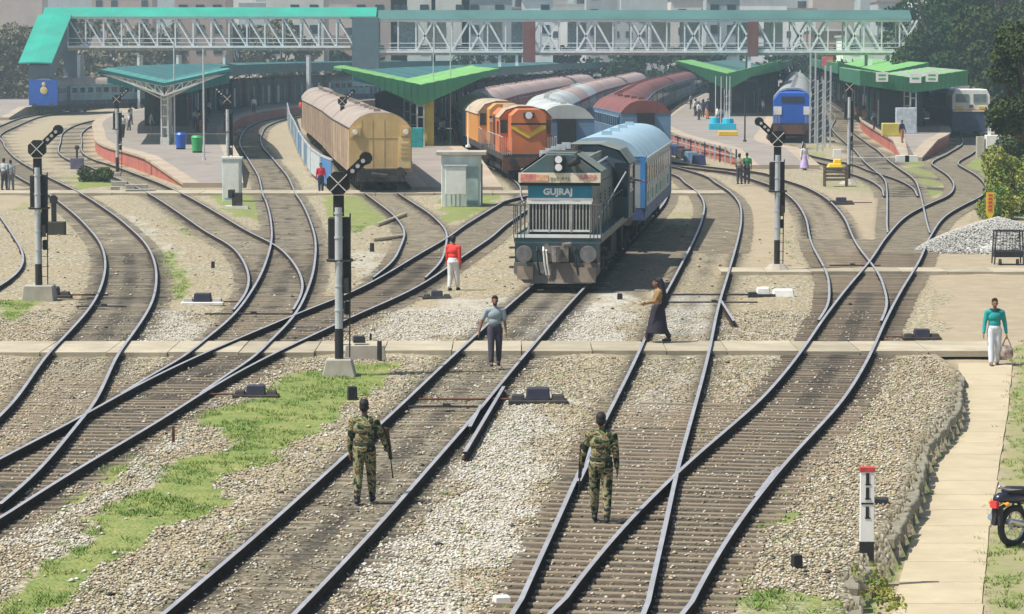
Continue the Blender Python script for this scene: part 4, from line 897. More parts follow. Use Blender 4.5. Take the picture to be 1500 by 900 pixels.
# cab
cabp = [(-1.5, 1.5), (1.5, 1.5), (1.5, 3.35), (1.15, 3.8), (.5, 4.0), (-.5, 4.0), (-1.15, 3.8), (-1.5, 3.35)]
hood(cabp, 11.2, 14.9, mat('cab_blue_grey', (.04, .09, .12), .5, 0, .2, 1.5, grime=(.16, .13, .11)), 'cab')
hood([(-.95, 1.5), (.95, 1.5), (.95, 2.9), (-.95, 2.9)], 14.9, 17.4, loco_green, 'short_hood')
q = MB(); q.add([(x * 1.03, y, z + .03) for y in (11.1, 15.0) for x, z in [(1.5, 3.33), (1.15, 3.8), (.5, 4.0), (-.5, 4.0), (-1.15, 3.8), (-1.5, 3.33)]], [(i, i + 6, i + 7, i + 1) for i in range(5)]); part('cab_roof', q, loco_roof, lc)
for s in (-1, 1):
    q = MB(); q.bb(s * 1.24 - .22, s * 1.24 + .22, 11.15, 11.205, 2.25, 3.4); part('cab_front_window', q, shade_glass, lc)
    q = MB(); q.bb(s * 1.49 - .03, s * 1.49 + .025, 11.6, 13.1, 2.45, 3.25); w_ = part('cab_side_window', q, shade_glass, lc)
    q = MB(); q.bb(s * 1.49 - .03, s * 1.49 + .04, 11.5, 13.2, 3.25, 3.31); q.bb(s * 1.49 - .03, s * 1.49 + .05, 11.5, 13.2, 2.38, 2.45); part('window_frame', q, galv, w_)
    q = MB(); q.bb(s * 1.49 - .03, s * 1.49 + .03, 13.6, 14.4, 1.55, 3.25); part('cab_door', q, dark, lc)
    # handrails
    q = MB()
    for y in (.15, 1.6, 3.2, 4.8, 6.4, 8, 9.6, 11): q.cyl((s * 1.3, y, 1.5), (s * 1.3, y, 2.5), .018, .018, 5)
    q.tube([Vector((s * 1.3, .15, 2.5)), Vector((s * 1.3, 11.1, 2.5))], .02); part('side_handrail', q, rail_grey, lc)
    q = MB()
    for k in range(4): q.cyl((s * (1.34 - k * .11), -.02, 1.5), (s * (1.34 - k * .11), -.02, 2.5), .018, .018, 5)
    q.tube([Vector((s * 1.34, -.02, 2.5)), Vector((s * 1.0, -.02, 2.5))], .022); part('front_handrail', q, rail_grey, lc)
    q = MB()
    for k in range(3): q.bb(s * 1.25 - .25, s * 1.25 + .25, .15, .45, .55 + k * .3, .6 + k * .3)
    part('step', q, dark, lc)
q = MB(); q.tube([Vector((1.22, .8, 2.1)), Vector((1.42, 10.9, 3.1))], .022); part('diagonal_handrail', q, galv, lc)
q = MB(); q.bb(-1.1, 1.1, 6.8, 11.0, .35, 1.32); q.bb(-1.25, 1.25, 5.9, 6.6, .7, 1.3); q.bb(-1.25, 1.25, 11.2, 12, .7, 1.3); part('fuel_tank', q, dark, lc)
bogie(lc, 1.5, 3, 3.6); bogie(lc, 12.6, 3, 3.6)

# yellow train
ylab = ['yellow ended cream coach, nearest of the yellow train', 'second cream and brown coach of the yellow train', 'third cream and brown coach of the yellow train', 'fourth coach of the yellow train, part hidden by the canopy', 'last visible coach of the yellow train']
train('T11', 158, 5, [('yellow_train', dict(side=coach_side, band=coach_side, roof=roof_tan, near=False))], ylab, 'cream coaches of the yellow train')
yc = PROTO[('yellow_train',)]
S = roof_section(1.62, 3.25, 4.05, 13)
q = MB(); q.prism([(-1.6, 1.15), (1.6, 1.15)] + [(x * .98, z - .03) for x, z in S[::-1]], -.06, -.01, 'y'); part('yellow_end_wall', q, coach_cream, yc)
for s in (-1, 1):
    q = MB(); q.bb(s * 1.25 - .22, s * 1.25 + .22, -.16, -.06, 2.85, 3.3); e_ = part('lamp_housing', q, coach_cream, yc); q = MB(); q.cyl((s * 1.3, -.16, 3.05), (s * 1.3, -.24, 3.05), .13, .12, 12); part('lamp', q, MATS['lamp_glass'], e_)
q = MB()
for x_ in (-.95, -.4, .2): q.bb(x_ - .012, x_ + .012, -.075, -.055, 1.2, 3.7)
for z_ in (1.2, 2.75): q.bb(-1.58, .9, -.075, -.055, z_ - .012, z_ + .012)
part('panel_seams', q, MATS['brown_cream_side'], yc, kind='stuff')
q = MB(); q.bb(.92, 1.55, -.12, -.06, 1.2, 2.75); d_ = part('end_door', q, mat('cream_door', (.66, .5, .26), .6, 0, .15, 1), yc)
q = MB()
for k in range(4): q.bb(1.02, 1.45, -.15, -.12, 1.75 + k * .22, 1.85 + k * .22)
part('louvre', q, coach_cream, d_)
q = MB(); q.bb(-1.2, 1.25, -.3, 0, .5, 1.12); q.cyl((-.5, -.4, .9), (.3, -.4, .8), .12, .12, 8); q.bb(.2, .9, -.45, -.2, .55, .8); part('end_gear', q, dark, yc)
for ch in list(yc.children):
    if ch.name.startswith('gangway'): bpy.data.objects.remove(ch)

# orange locomotives
def simple_loco(name_label, X, Y, rz, m, mtop, group=None, lit=None):
    r = thing('locomotive', name_label, 'locomotive', (X, Y, 0), rz, group)
    q = MB(); q.bb(-1.5, 1.5, 0, 17.5, 1.1, 1.45); part('underframe', q, dark, r)
    q = MB(); q.bb(-1.55, 1.55, -.12, .15, .55, 1.25); part('buffer_beam', q, rust, r)
    for s in (-1, 1):
        q = MB(); q.cyl((s * .98, -.1, 1.03), (s * .98, -.6, 1.03), .2, .24, 14); part('buffer', q, dark, r)
        q = MB()
        for k in range(5): q.cyl((s * (1.5 - k * .12), .0, 1.4), (s * (1.5 - k * .12), .0, 2.4), .02, .02, 4)
        for y in np.arange(1.5, 14, 1.6): q.cyl((s * 1.5, y, 1.4), (s * 1.5, y, 2.4), .02, .02, 4)
        q.tube([Vector((s * 1.5, 0, 2.4)), Vector((s * 1.5, 13, 2.4))], .02); part('handrail', q, galv, r)
    q = MB(); q.prism([(-1.0, 1.4), (1.0, 1.4), (1.0, 3.6), (.6, 3.95), (-.6, 3.95), (-1.0, 3.6)], .9, 3.2, 'y'); part('short_hood', q, m, r, bevel=.03)
    q = MB(); q.prism([(-.95, 3.05), (.95, 3.05), (.95, 2.85), (0, 2.3), (-.95, 2.85)], .86, .9, 'y'); part('chevron', q, yellow if m is orange else white, r)
    q = MB(); q.prism([(-.78, 3.06), (.78, 3.06), (0, 2.6)], .82, .86, 'y'); part('chevron_fill', q, m, r)
    q = MB(); q.bb(-1.0, 1.0, .84, .9, 3.08, 3.16); part('dark_line', q, black, r)
    q = MB(); q.bb(-.3, .3, .7, .92, 3.45, 3.75); h_ = part('headlight_box', q, dark, r); q = MB(); q.cyl((0, .7, 3.6), (0, .66, 3.6), .2, .2, 14); part('headlight', q, MATS['lamp_glass'], h_)
    q = MB(); q.prism([(-1.5, 1.4), (1.5, 1.4), (1.5, 3.4), (1.1, 3.85), (.4, 4.05), (-.4, 4.05), (-1.1, 3.85), (-1.5, 3.4)], 3.2, 6.4, 'y'); part('cab', q, m, r, bevel=.03)
    q = MB(); q.add([(x * 1.02, y, z + .025) for y in (3.1, 6.5) for x, z in [(1.5, 3.38), (1.1, 3.85), (.4, 4.05), (-.4, 4.05), (-1.1, 3.85), (-1.5, 3.38)]], [(i, i + 6, i + 7, i + 1) for i in range(5)]); part('cab_roof', q, mtop, r)
    for s in (-1, 1):
        q = MB(); q.bb(s * 1.24 - .19, s * 1.24 + .19, 3.14, 3.2, 2.55, 3.3); part('cab_window', q, shade_glass, r)
        q = MB(); q.bb(s * 1.49 - .03, s * 1.49 + .02, 3.6, 4.9, 2.5, 3.2); part('cab_side_window', q, shade_glass, r)
    q = MB(); q.prism([(-.95, 1.4), (.95, 1.4), (.95, 3.4), (.6, 3.75), (-.6, 3.75), (-.95, 3.4)], 6.4, 17.3, 'y'); part('engine_hood', q, m, r)
    q = MB(); 
    for k in range(14): q.bb(-.99, .99, 6.9 + k * .72, 7.0 + k * .72, 1.5, 3.3)
    part('door_edges', q, rust, r)
    q = MB(); q.cyl((0, 10, 3.7), (0, 10, 4.05), .5, .5, 14); q.bb(-.4, .4, 12, 16, 3.72, 3.95); part('roof_gear', q, mtop, r)
    q = MB(); q.bb(-1.2, 1.2, 6.6, 11, .35, 1.1); part('fuel_tank', q, dark, r)
    bogie(r, 1.6, 3, 3.4); bogie(r, 12.3, 3, 3.4); return r
dusty = mat('dusty_roof', (.40, .33, .24), .8, 0, .25, 1)
X, y, rz, Yb = along('T12', 172, 17.8)
simple_loco('orange diesel locomotive with yellow chevron on its nose', X, y, rz, orange, dusty, 'orange locomotives')
X, y, rz, Yb = along('T12', Yb + .7, 17.8)
ol2 = simple_loco('second orange locomotive, yellower, coupled behind the one with the chevron', X, y, rz, orange_y, dusty, 'orange locomotives')
q = MB(); q.bb(-1.55, 1.55, 3.25, 16, 1.5, 3.3); part('wide_body', q, orange_y, ol2)
q = MB(); q.add([(x, y, z) for y in (3.2, 16.1) for x, z in S], [(i, i + 1, i + 14, i + 13) for i in range(12)]); q.add([(x, 3.19, z) for x, z in S], [tuple(range(13))]); part('wide_roof', q, dusty, ol2)
ry = Yb + .7
def ty(i, s): return s
train('T12', ry, 9, [('grey_roof', dict(side=blue_side, band=navy, roof=silver)), ('pink_roof', dict(side=maroon, band=maroon, roof=mat('faded_pink_roof', (.40, .29, .26), .6, 0, .2, .4, grime=(.38, .36, .34), gscale=.3)))], 
      ['coach number %s behind the orange locomotives' % w for w in ('one', 'two', 'three', 'four', 'five', 'six', 'seven', 'eight', 'nine')], 'coaches behind the orange locomotives')
train('TB', 180, 12, [('pale_roof', dict(side=blue_side, band=blue_side, roof=mat('pale_roof', (.50, .54, .52), .5, .1, .15, .4, grime=(.32, .30, .26), gscale=.4))), ('pale_roof', {}), ('pale_roof', {}), ('pink_roof', {}), ('pale_roof', {}), ('pink_roof', {})],
      ['pale roofed coach nearest the blue coach in the middle rake', 'second pale roofed coach of the middle rake', 'third pale roofed coach of the middle rake', 'first red brown roofed coach of the middle rake'] + ['%s coach of the middle rake curving away' % w for w in ('fifth', 'sixth', 'seventh', 'eighth', 'ninth', 'tenth', 'eleventh', 'twelfth')], 'coaches of the middle rake')
train('T2', 197, 16, [('red_roof', dict(side=blue_side, band=navy, roof=maroon))], ['maroon roofed blue coach nearest the middle platform edge'] + ['%s maroon roofed coach along the middle platform edge' % w for w in ('second', 'third', 'fourth', 'fifth', 'sixth', 'seventh', 'eighth', 'ninth', 'tenth', 'eleventh', 'twelfth', 'thirteenth', 'fourteenth', 'fifteenth', 'sixteenth')], 'maroon roofed coaches')
# blue locomotive and its train
X, y, rz, Yb = along('T5', 247, 17.8)
bl = simple_loco('bright blue locomotive with white windows facing the viewer beside the middle platform', X, y, rz, blue_p, blue_p)
q = MB(); q.prism([(-1.58, 1.35), (1.58, 1.35), (1.58, 3.3), (1.1, 3.9), (-1.1, 3.9), (-1.58, 3.3)], .55, 3.3, 'y'); part('nose', q, blue_p, bl, bevel=.08)
for s in (-1, 1): q = MB(); q.bb(s * 1.2 - .32, s * 1.2 + .32, .5, .56, 2.1, 2.75); part('number_panel', q, white, bl)
q = MB(); q.bb(-.9, .9, .5, .56, 3.1, 3.55); part('windscreen', q, shade_glass, bl)
q = MB(); q.bb(-1.4, 1.4, .46, .56, 1.0, 1.32); part('red_stripe', q, red_p, bl)
train('T5', Yb + .7, 9, [('white_side', dict(side=mat('cream_white_side', (.5, .48, .42), .6, 0, .2, .5, grime=(.35, .25, .18)), band=maroon, roof=silver))], ['%s pale coach behind the blue locomotive' % w for w in ('first', 'second', 'third', 'fourth', 'fifth', 'sixth', 'seventh', 'eighth', 'ninth')], 'pale coaches behind the blue locomotive')
# white and navy locomotive at the right
X, y, rz, Yb = along('T3', 262, 20); rz *= .35
wc = thing('locomotive', 'cream and navy locomotive with twin windscreens standing before the trees at right', 'locomotive', (X, y, 0), rz)
q = MB(); q.prism([(-1.62, .35), (1.62, .35), (1.62, 2.2), (-1.62, 2.2)], 0, 20, 'y'); part('lower_body', q, mat('navy_weathered', (.03, .05, .12), .5, 0, .3, 2, grime=(.12, .12, .14)), wc, bevel=.05)
q = MB(); q.prism([(-1.62, 2.2), (1.62, 2.2), (1.62, 3.4), (1.35, 3.95), (-1.35, 3.95), (-1.62, 3.4)], .02, 5.2, 'y'); part('cab', q, white, wc, bevel=.06)
q = MB(); q.prism([(-1.3, 2.2), (1.3, 2.2), (1.3, 3.5), (1.0, 3.85), (-1.0, 3.85), (-1.3, 3.5)], 5.2, 20, 'y'); part('engine_hood', q, navy, wc)
for s in (-1, 1):
    q = MB(); q.bb(s * .75 - .55, s * .75 + .55, -.03, .03, 2.85, 3.55); w_ = part('windscreen', q, mat('screen_grey', (.14, .19, .19), .3), wc)
    q = MB(); q.bb(s * .95 - .3, s * .95 + .3, -.06, .02, 2.32, 2.5); part('headlamp', q, yellow, wc)
q = MB(); q.bb(-.15, .15, -.07, .02, 2.4, 2.65); part('number_box', q, rust, wc)
q = MB(); q.bb(-1.55, 1.55, -.05, .02, 2.05, 2.2); part('pale_stripe', q, mat('peach_stripe', (.7, .5, .3), .6), wc)
q = MB(); q.cyl((0, .4, 4.0), (0, .4, 4.3), .15, .1, 8); part('horn', q, dark, wc)
bogie(wc, 2, 3, 3.4); bogie(wc, 14, 3, 3.4)
train('T3', Yb + 1, 5, [('navy_side', dict(side=navy, band=navy, roof=silver))], ['%s dark coach behind the cream and navy locomotive' % w for w in ('first', 'second', 'third', 'fourth', 'fifth')], 'dark coaches at right')
# left: blue van with yellow emblem, then coaches
X, y, rz, Yb = along('T8', 352, 22)
bv = coach('blue_van', 'bright blue van end with yellow emblem at far left', X, y, rz, None, side=blue_side, band=navy, roof=roof_tan); bv.rotation_euler.z = rz
q = MB(); q.bb(-1.62, 1.62, -.3, -.05, 1.0, 3.9); part('blue_end_wall', q, blue_p, bv)
q = MB(); q.ball((.1, -.34, 2.7), (.42, .05, .45), 14, 8); q.ball((.1, -.34, 3.4), (.22, .05, .25), 12, 8); part('yellow_emblem', q, mat('emblem_yellow', (.6, .5, .2), .6), bv)
EX = [(353, -54.0)]
for i in range(7):
    y0 = 374 + i * 7.0; x0 = -49 + i * 21.6
TR['TL'] = (np.arange(340, 700, .5), np.interp(np.arange(340, 700, .5), [340, 365, 380, 400, 430, 470, 560, 700], [-60, -52, -42, -30, -14, 2, 30, 60]))
train('TL', 360, 5, [('dull_blue', dict(side=mat('dull_teal_side', (.14, .30, .36), .6, 0, .25, .8, grime=(.3, .4, .42)), band=navy, roof=roof_tan))], ['%s dull blue coach behind the left platform' % w for w in ('first', 'second', 'third', 'fourth', 'fifth')], 'dull blue coaches at left')
b = coach('dull_blue', 'pale roofed blue coach cut by the left edge', -62.5, 358, 0.25, 'dull blue coaches at left')

# ------------------------------------------------------------------ signals, poles, lineside things
def signal(px, py, label, side=1, hx=4.28, base='block', sc=1.0, clutter=True, onz=-.18, sunk=0):
    X, Y = W(px, py, onz); r = thing('signal_post', label, 'signal', (X, Y, onz), 0, 'railway signals on tall posts'); H = hx - onz
    q = MB()
    if base == 'block': q.box((0, 0, .2), (.78, .7, .42), taper=(.72, .8))
    elif base == 'cone': q.cyl((0, 0, -.05), (0, 0, .3), .62, .25, 9)
    elif base == 'stone': q.box((.02, 0, .22), (.95, .8, .5), taper=(.9, .9))
    else: q.box((0, 0, .1), (.4, .4, .2))
    part('base', q, concrete, r, bevel=.02)
    q = MB(); q.cyl((0, 0, .25), (0, 0, 1.1), .1, .1, 14); part('black_band', q, black, r)
    q = MB(); q.cyl((0, 0, 1.1), (0, 0, H - .55), .092, .085, 14)
    part('pole', q, galv, r)
    q = MB()
    for k in range(5): z = 1.5 + k * .55; q.cyl((0, 0, z), (0, 0, z + .035), .105, .105, 12)
    part('pole_bands', q, galv, r)
    # ladder and its cage behind
    q = MB()
    for s in (-.16, .16): q.tube([Vector((.14 + s * .5, .28 + .9 * 0, .1)), Vector((.12 + s * .8, .3, H - .7))], .018, 5)
    z = .4
    while z < H - .8: q.cyl((.02, .3, z), (.26, .3, z), .012, .012, 4); z += .3
    part('ladder', q, dark, r)
    q = MB(); q.bb(-.25, .25, .12, .34, H - 1.8, H - .78); q.bb(.08, .27, .12, .3, H - 2.5, H - 1.7); q.bb(.1, .24, .12, .28, H - 3.0, H - 2.7)
    part('signal_head', q, black, r, bevel=.03)
    q = MB(); q.cyl((-.28, .05, H - 1.75), (.32, .05, H - 1.75), .03, .03, 6); q.bb(-.26, .3, -.1, .5, H - 1.78, H - 1.74); part('platform', q, dark, r)
    # route indicator box seen from behind, with its white cross
    q = MB(); q.prism([(.28 * math.cos(a), .28 * math.sin(a)) for a in [math.pi / 8 + k * math.pi / 4 for k in range(8)]], -.07, .16, 'y'); q.v = [(a_, b_, c_ + H) for a_, b_, c_ in q.v]
    q.bb(-.12, .12, 0, .14, H - .75, H - .28); x_ = part('indicator_box', q, black, r)
    for a in (-1, 1): q = MB(); q.beam((-.2, -.085, H - .2 * a), (.2, -.085, H + .2 * a), .035, .02); part('white_cross', q, white, x_)
    # inclined arm of junction lights
    if side:
        p0 = Vector((side * .22, .1, H + .18)); p1 = Vector((side * .62, .1, H + .56)); q = MB(); q.beam(p0, p1, .14, .2); q.cyl(p1 - Vector((0, .1, 0)), p1 + Vector((0, .1, 0)), .15, .15, 10); q.beam((0, .1, H), p0, .08); a_ = part('junction_arm', q, black, r)
        for t in (.25, .55, .85): q = MB(); c = p0.lerp(p1, t); q.cyl(c + Vector((0, -.1, 0)), c + Vector((0, -.14, 0)), .05, .05, 8); part('lamp_back', q, galv, a_)
    if clutter:
        q = MB(); q.tube([Vector((.06, -.02, .3)), Vector((.11, .0, 2.6))], .02, 5); q.bb(.1, .22, -.05, .1, 1.9, 2.25); part('cable', q, dark, r)
    return r
signal(497, 552, 'tall signal post on a white concrete block in the green grass patch', 1, 4.22)
signal(57, 441, 'signal post on a square stone base at the far left', 1, 4.32, 'stone')
signal(1138, 400, 'signal post on a grey cone base right of centre, left of the crossing tracks', -1, 4.3, 'cone')
signal(334, 278, 'distant signal post at the tip of the left platform behind the white cabinet', -1, 4.65, 'small')
signal(172, 258, 'distant signal post beside the red wall of the left platform', 1, 4.35, 'small')
signal(502, 262, 'distant signal post against the side of the yellow train', 1, 4.3, 'small')
signal(1243, 270, 'distant signal post with white pole near the right platform tip', 0, 5.2, 'cone')
def pole(px, py, top, label, r=.06, z=.84, m=None, cross=False):
    X, Y = W(px, py, z); H = atY(px, top, Y).z - z; q = MB(); q.cyl((0, 0, 0), (0, 0, H), r, r * .8, 8); q.cyl((0, 0, 0), (0, 0, .15), r * 2.2, r * 2, 8)
    if cross: q.bb(-1.2, 1.2, -.03, .03, H - .3, H - .2)
    return single('pole', q, m or galv, label, 'pole', (X, Y, z), 0, 'slim poles on the platforms')
pole(299, 235, 72, 'slim tall grey pole on the left platform near the blue bin')
pole(256, 212, 62, 'slim tall grey pole beside the trussed canopy column')
pole(635, 212, 55, 'slim tall pole left of the pair in front of the bright green canopy', .045)
pole(660, 212, 60, 'slim tall pole right of the pair in front of the bright green canopy', .05)
pole(687, 216, 156, 'short pinkish white post beside the dark gap by the orange locomotive', .12, m=white)
q = MB(); q.bb(-.35, .35, -.1, .1, 0, 3.2); X, Y = W(628, 214, .84); single('yellow_pillar', q, mat('mustard', (.5, .42, .08), .7, 0, .2, 1), 'mustard yellow pillar under the bright green canopy', 'pillar', (X, Y, .84))
q = MB(); q.bb(-.4, .4, -.3, .3, 0, 1.3); X, Y = W(611, 216, .84); single('teal_cabinet', q, mat('teal_cab', (.02, .3, .3), .6), 'teal cabinet beside the mustard pillar', 'cabinet', (X, Y, .84), bevel=.03)
for i, px in enumerate((1048, 1056, 1064, 1069)):
    pole(px, 186 - i, 112, ['leftmost', 'second', 'third', 'rightmost'][i] + ' of four thin poles rising from the cyan tank on the middle platform', .035, m=white)
X, Y = W(1058, 190, .84)
q = MB(); q.bb(-1.1, 1.1, -.5, .5, 0, .5); q.cyl((-.6, 0, .5), (-.6, 0, 1.0), .4, .36, 12); q.cyl((.45, 0, .5), (.45, 0, .9), .5, .45, 12); single('water_tank', q, cyan_p, 'bright cyan tank on the middle platform around the thin poles', 'water tank', (X, Y, .84), bevel=.03)
q = MB(); q.bb(-.7, .7, -.4, .4, 0, .35); single('yellow_plinth', q, yellow, 'low yellow plinth in front of the cyan tank', 'plinth', (*W(1066, 199, .84), .84), bevel=.03)
pole(1091, 208, 138, 'dark standing lamp post on a round foot on the middle platform', .06, m=dark)
for i, px in enumerate((1201, 1212, 1190)):
    X, Y = W(px, 222 - i * 6, -.1); q = MB()
    for s in (-.2, .2): q.bb(s - .06, s + .06, -.06, .06, 0, 5.2 + i)
    for k in range(9): q.beam((-.2, 0, .4 + k * .55), (.2, 0, .7 + k * .55), .05)
    single('lattice_mast', q, galv, ['nearest', 'right hand', 'left hand'][i] + ' grey lattice mast between the blue locomotive and the right platform', 'mast', (X, Y, -.1), 0, 'lattice masts by the right platform')
X, Y = W(265, 219, .84); 
def bin_(px, py, m, lab):
    X, Y = W(px, py, .84); r = thing('dustbin', lab, 'dustbin', (X, Y, .84)); q = MB(); q.cyl((0, 0, .1), (0, 0, .95), .3, .38, 14); part('body', q, m, r); q = MB(); q.cyl((0, 0, .95), (0, 0, 1.08), .4, .3, 14); part('lid', q, m, r)
    q = MB(); q.bb(-.3, .3, -.05, .05, 0, .12); part('stand', q, dark, r)
bin_(265, 219, blue_p, 'blue dustbin under the trussed teal canopy'); bin_(289, 224, green_p, 'green dustbin right of the blue one on the left platform')
# white cabinets and hut
X, Y = W(332, 300, -.18); r = thing('relay_cabinet', 'tall pale blue white cabinet standing at the tip of the left platform', 'cabinet', (X, Y + 3, -.18))
q = MB(); q.bb(-.45, .45, -.4, .4, 0, 2.1); part('body', q, mat('pale_cabinet', (.6, .68, .68), .6, 0, .1, 2, grime=(.4, .42, .4)), r, bevel=.02); q = MB(); q.bb(-.52, .52, -.46, .46, 2.1, 2.2); part('lid', q, white, r); q = MB(); q.bb(-.36, .36, -.42, -.4, .2, 1.95); part('door', q, white, r)
r = thing('point_motor', 'dark point motor on a white plinth in grass in front of the left platform', 'point motor', (*W(347, 306, -.18), -.18))
q = MB(); q.bb(-.55, .55, -.3, .3, 0, .14); part('plinth', q, white, r); q = MB(); q.bb(-.22, .25, -.2, .2, .14, .75); q.bb(-.4, -.1, -.2, .2, .5, .9); part('housing', q, dark, r, bevel=.02)
hX_, hY_ = W(668, 303, -.18)
r = thing('lineside_hut', 'white lineside hut with flat grey roof between the yellow and orange trains', 'hut', (hX_ + .25, hY_ + 1, -.18))
q = MB(); q.bb(-.95, .95, -.9, .9, 0, 2.45); part('wall', q, mat('hut_white', (.66, .72, .70), .7, 0, .1, 1.5, grime=(.35, .42, .36), gscale=1), r, bevel=.02); q = MB(); q.bb(-1.2, 1.2, -1.15, 1.15, 2.45, 2.62); part('roof', q, concrete, r, bevel=.02)
q = MB(); q.bb(.25, .8, -.93, -.9, .1, 1.9); part('door', q, mat('hut_door', (.36, .46, .44), .6, 0, .2, 2), r); q = MB(); q.bb(.96, 1.0, -.5, .4, .1, 2.0); part('side_panel', q, dark, r)
r = thing('equipment_cabinet', 'white equipment cabinet on a steel stand before the lineside hut', 'cabinet', (hX_, hY_ - .6, -.18))
q = MB(); q.bb(-.5, .5, -.3, .3, .62, 1.95); part('body', q, white, r, bevel=.02); q = MB(); q.bb(-.55, .55, -.34, .34, 1.95, 2.0); part('lid', q, galv, r)
for sx in (-.45, .45):
    for sy in (-.25, .25): q = MB(); q.bb(sx - .03, sx + .03, sy - .03, sy + .03, 0, .62); part('leg', q, galv, r)
q = MB()
for k in range(3): q.cyl((-.2 + k * .2, 0, 0), (-.2 + k * .2, 0, .62), .04, .04, 6)
part('conduit', q, galv, r)
def point_motor(px, py, label, rodx, white_base=False, sc=1.0, z=-.17):
    X, Y = W(px, py, z); r = thing('point_motor', label, 'point motor', (X, Y, z), 0, 'point motors'); r.scale = (sc,) * 3
    q = MB(); q.bb(-.62, .62, -.22, .22, 0, .1); part('sole_plate', q, white if white_base else dark, r, bevel=.02)
    q = MB(); q.box((0, 0, .22), (.52, .4, .26), taper=(.9, .85)); part('housing', q, mat('motor_blue_black', (.035, .035, .06), .5, 0, .2, 4), r, bevel=.02)
    for gx_ in (-.42, .42): q = MB(); q.box((gx_, 0, .14), (.3, .34, .12), taper=(.8, .8)); part('gear_cover', q, concrete if white_base else dark, r, bevel=.015)
    q = MB(); x0, x1 = (rodx, -.6) if rodx < 0 else (.6, rodx)
    q.tube([Vector((x0, .02, .10)), Vector((x1, .02, .10))], .024, 6); part('rod', q, rust, r)
point_motor(788, 592, 'dark point motor right of the catch point, rod reaching to the straight track', -2.5)
point_motor(75, 437, 'dark point motor beside the stone based signal at far left', 1.7)
point_motor(375, 583, 'dark point motor at the top of the green grass strip', -1.6, sc=.8)
point_motor(297, 447, 'point motor with a white cover between the two left curves', 1.2, True)
point_motor(1350, 498, 'small dark point motor at the right end of the foot crossing', -1.2, sc=.8)
point_motor(640, 438, 'low dark point motor near the man in the red shirt', -.8, sc=.7)
point_motor(1232, 300, 'flat point motor by the foot of the white signal pole', 1.5, sc=1.0)
point_motor(1395, 354, 'dark point motor left of the gravel heap', -1.0, sc=.9)
# painted white hump equipment near centre right
r = thing('crossing_bond_box', 'white painted equipment boxes in the ballast below the cone based signal', 'equipment box', (*W(1130, 436, -.18), -.18))
q = MB(); q.box((-.25, 0, .16), (.45, .4, .3), taper=(.8, .8)); part('left_box', q, white, r, bevel=.03); q = MB(); q.box((.35, 0, .13), (.7, .45, .26), taper=(.85, .7)); part('right_box', q, white, r, bevel=.04)
q = MB(); q.bb(-.7, -.45, -.2, .2, 0, .16); q.bb(-.6, .1, -.3, -.24, 0, .12); q.tube([Vector((-3.0, .1, .08)), Vector((-.6, .1, .08))], .03); part('motor', q, dark, r)
# small stumps and posts
def stump(px, py, w, h, label, nm='marker_stump', m=black, z=-.18, d=None, cat='stump'):
    q = MB(); q.box((0, 0, h / 2), (w, d or w, h), taper=(.92, .92)); return single(nm, q, m, label, cat, (*W(px, py, z), z), random.uniform(-.3, .3), bevel=.008)
stump(1167, 835, .14, .22, 'short black stump in the ballast left of the white kilometre post')
stump(516, 587, .2, .3, 'small black marker at the edge of the bright grass'); stump(526, 502, .3, .16, 'black box on the foot crossing beside the signal base', 'junction_box', z=-.03, cat='box')
stump(556, 530, .1, .5, 'leaning black peg right of the grey slab', 'peg'); stump(543, 500, .06, .2, 'thin peg behind the grey slab', 'peg')
r_ = stump(535, 528, 1.0, .36, 'grey concrete slab standing right of the signal base', 'concrete_slab', concrete, d=.15, cat='slab')
stump(908, 440, .16, .2, 'small black stump between the locomotive and the woman'); stump(545, 370, .14, .35, 'small dark stump left of the diagonal track near the yellow train')
stump(312, 394, .12, .25, 'small dark stump between the two left curves')
stump(254, 650, .06, .34, 'thin rusty peg in grey ballast left of the grass strip', 'peg', rust)
stump(1290, 742, .25, .14, 'dark scrap lying right of the kilometre post', 'scrap')
stump(735, 884, .22, .1, 'pale stone lying left of the soldier track at the bottom', 'stone_block', white, cat='stone')
# kilometre post 11/1
kX, kY = W(1269, 840, -.45); r = thing('kilometre_post', 'white kilometre post reading 11 over 1 with a red cap and black foot', 'kilometre post', (kX, kY, -.45))
kh = atY(1269, 684, kY).z + .45
q = MB(); q.bb(-.105, .105, -.05, .05, 0, kh * .30); part('black_foot', q, black, r, bevel=.006)
q = MB(); q.bb(-.104, .104, -.049, .049, kh * .30, kh * .955); part('post', q, mat('post_white', (.82, .82, .80), .5, 0, .05, 5, grime=(.5, .48, .42), gamt=.3), r, bevel=.006)
q = MB(); q.bb(-.115, .115, -.06, .06, kh * .955, kh); part('red_cap', q, mat('cap_red', (.5, .06, .06), .6, 0, .3, 8), r, bevel=.006)
zz = lambda py: atY(1269, py, kY - .05).z + .45
for t_, py in (('1', 703), ('1', 724), ('1', 752)):
    o = text(t_, .215, (0, -.054, zz(py)), black, r, bold=.014, ext=.003, name='numeral')
    q = MB(); q.bb(-.034, .05, -.057, -.051, zz(py) - .082, zz(py) - .064); part('numeral_foot', q, black, r)
q = MB(); q.bb(-.09, .09, -.057, -.051, zz(738) - .012, zz(738) + .014); part('bar', q, black, r)
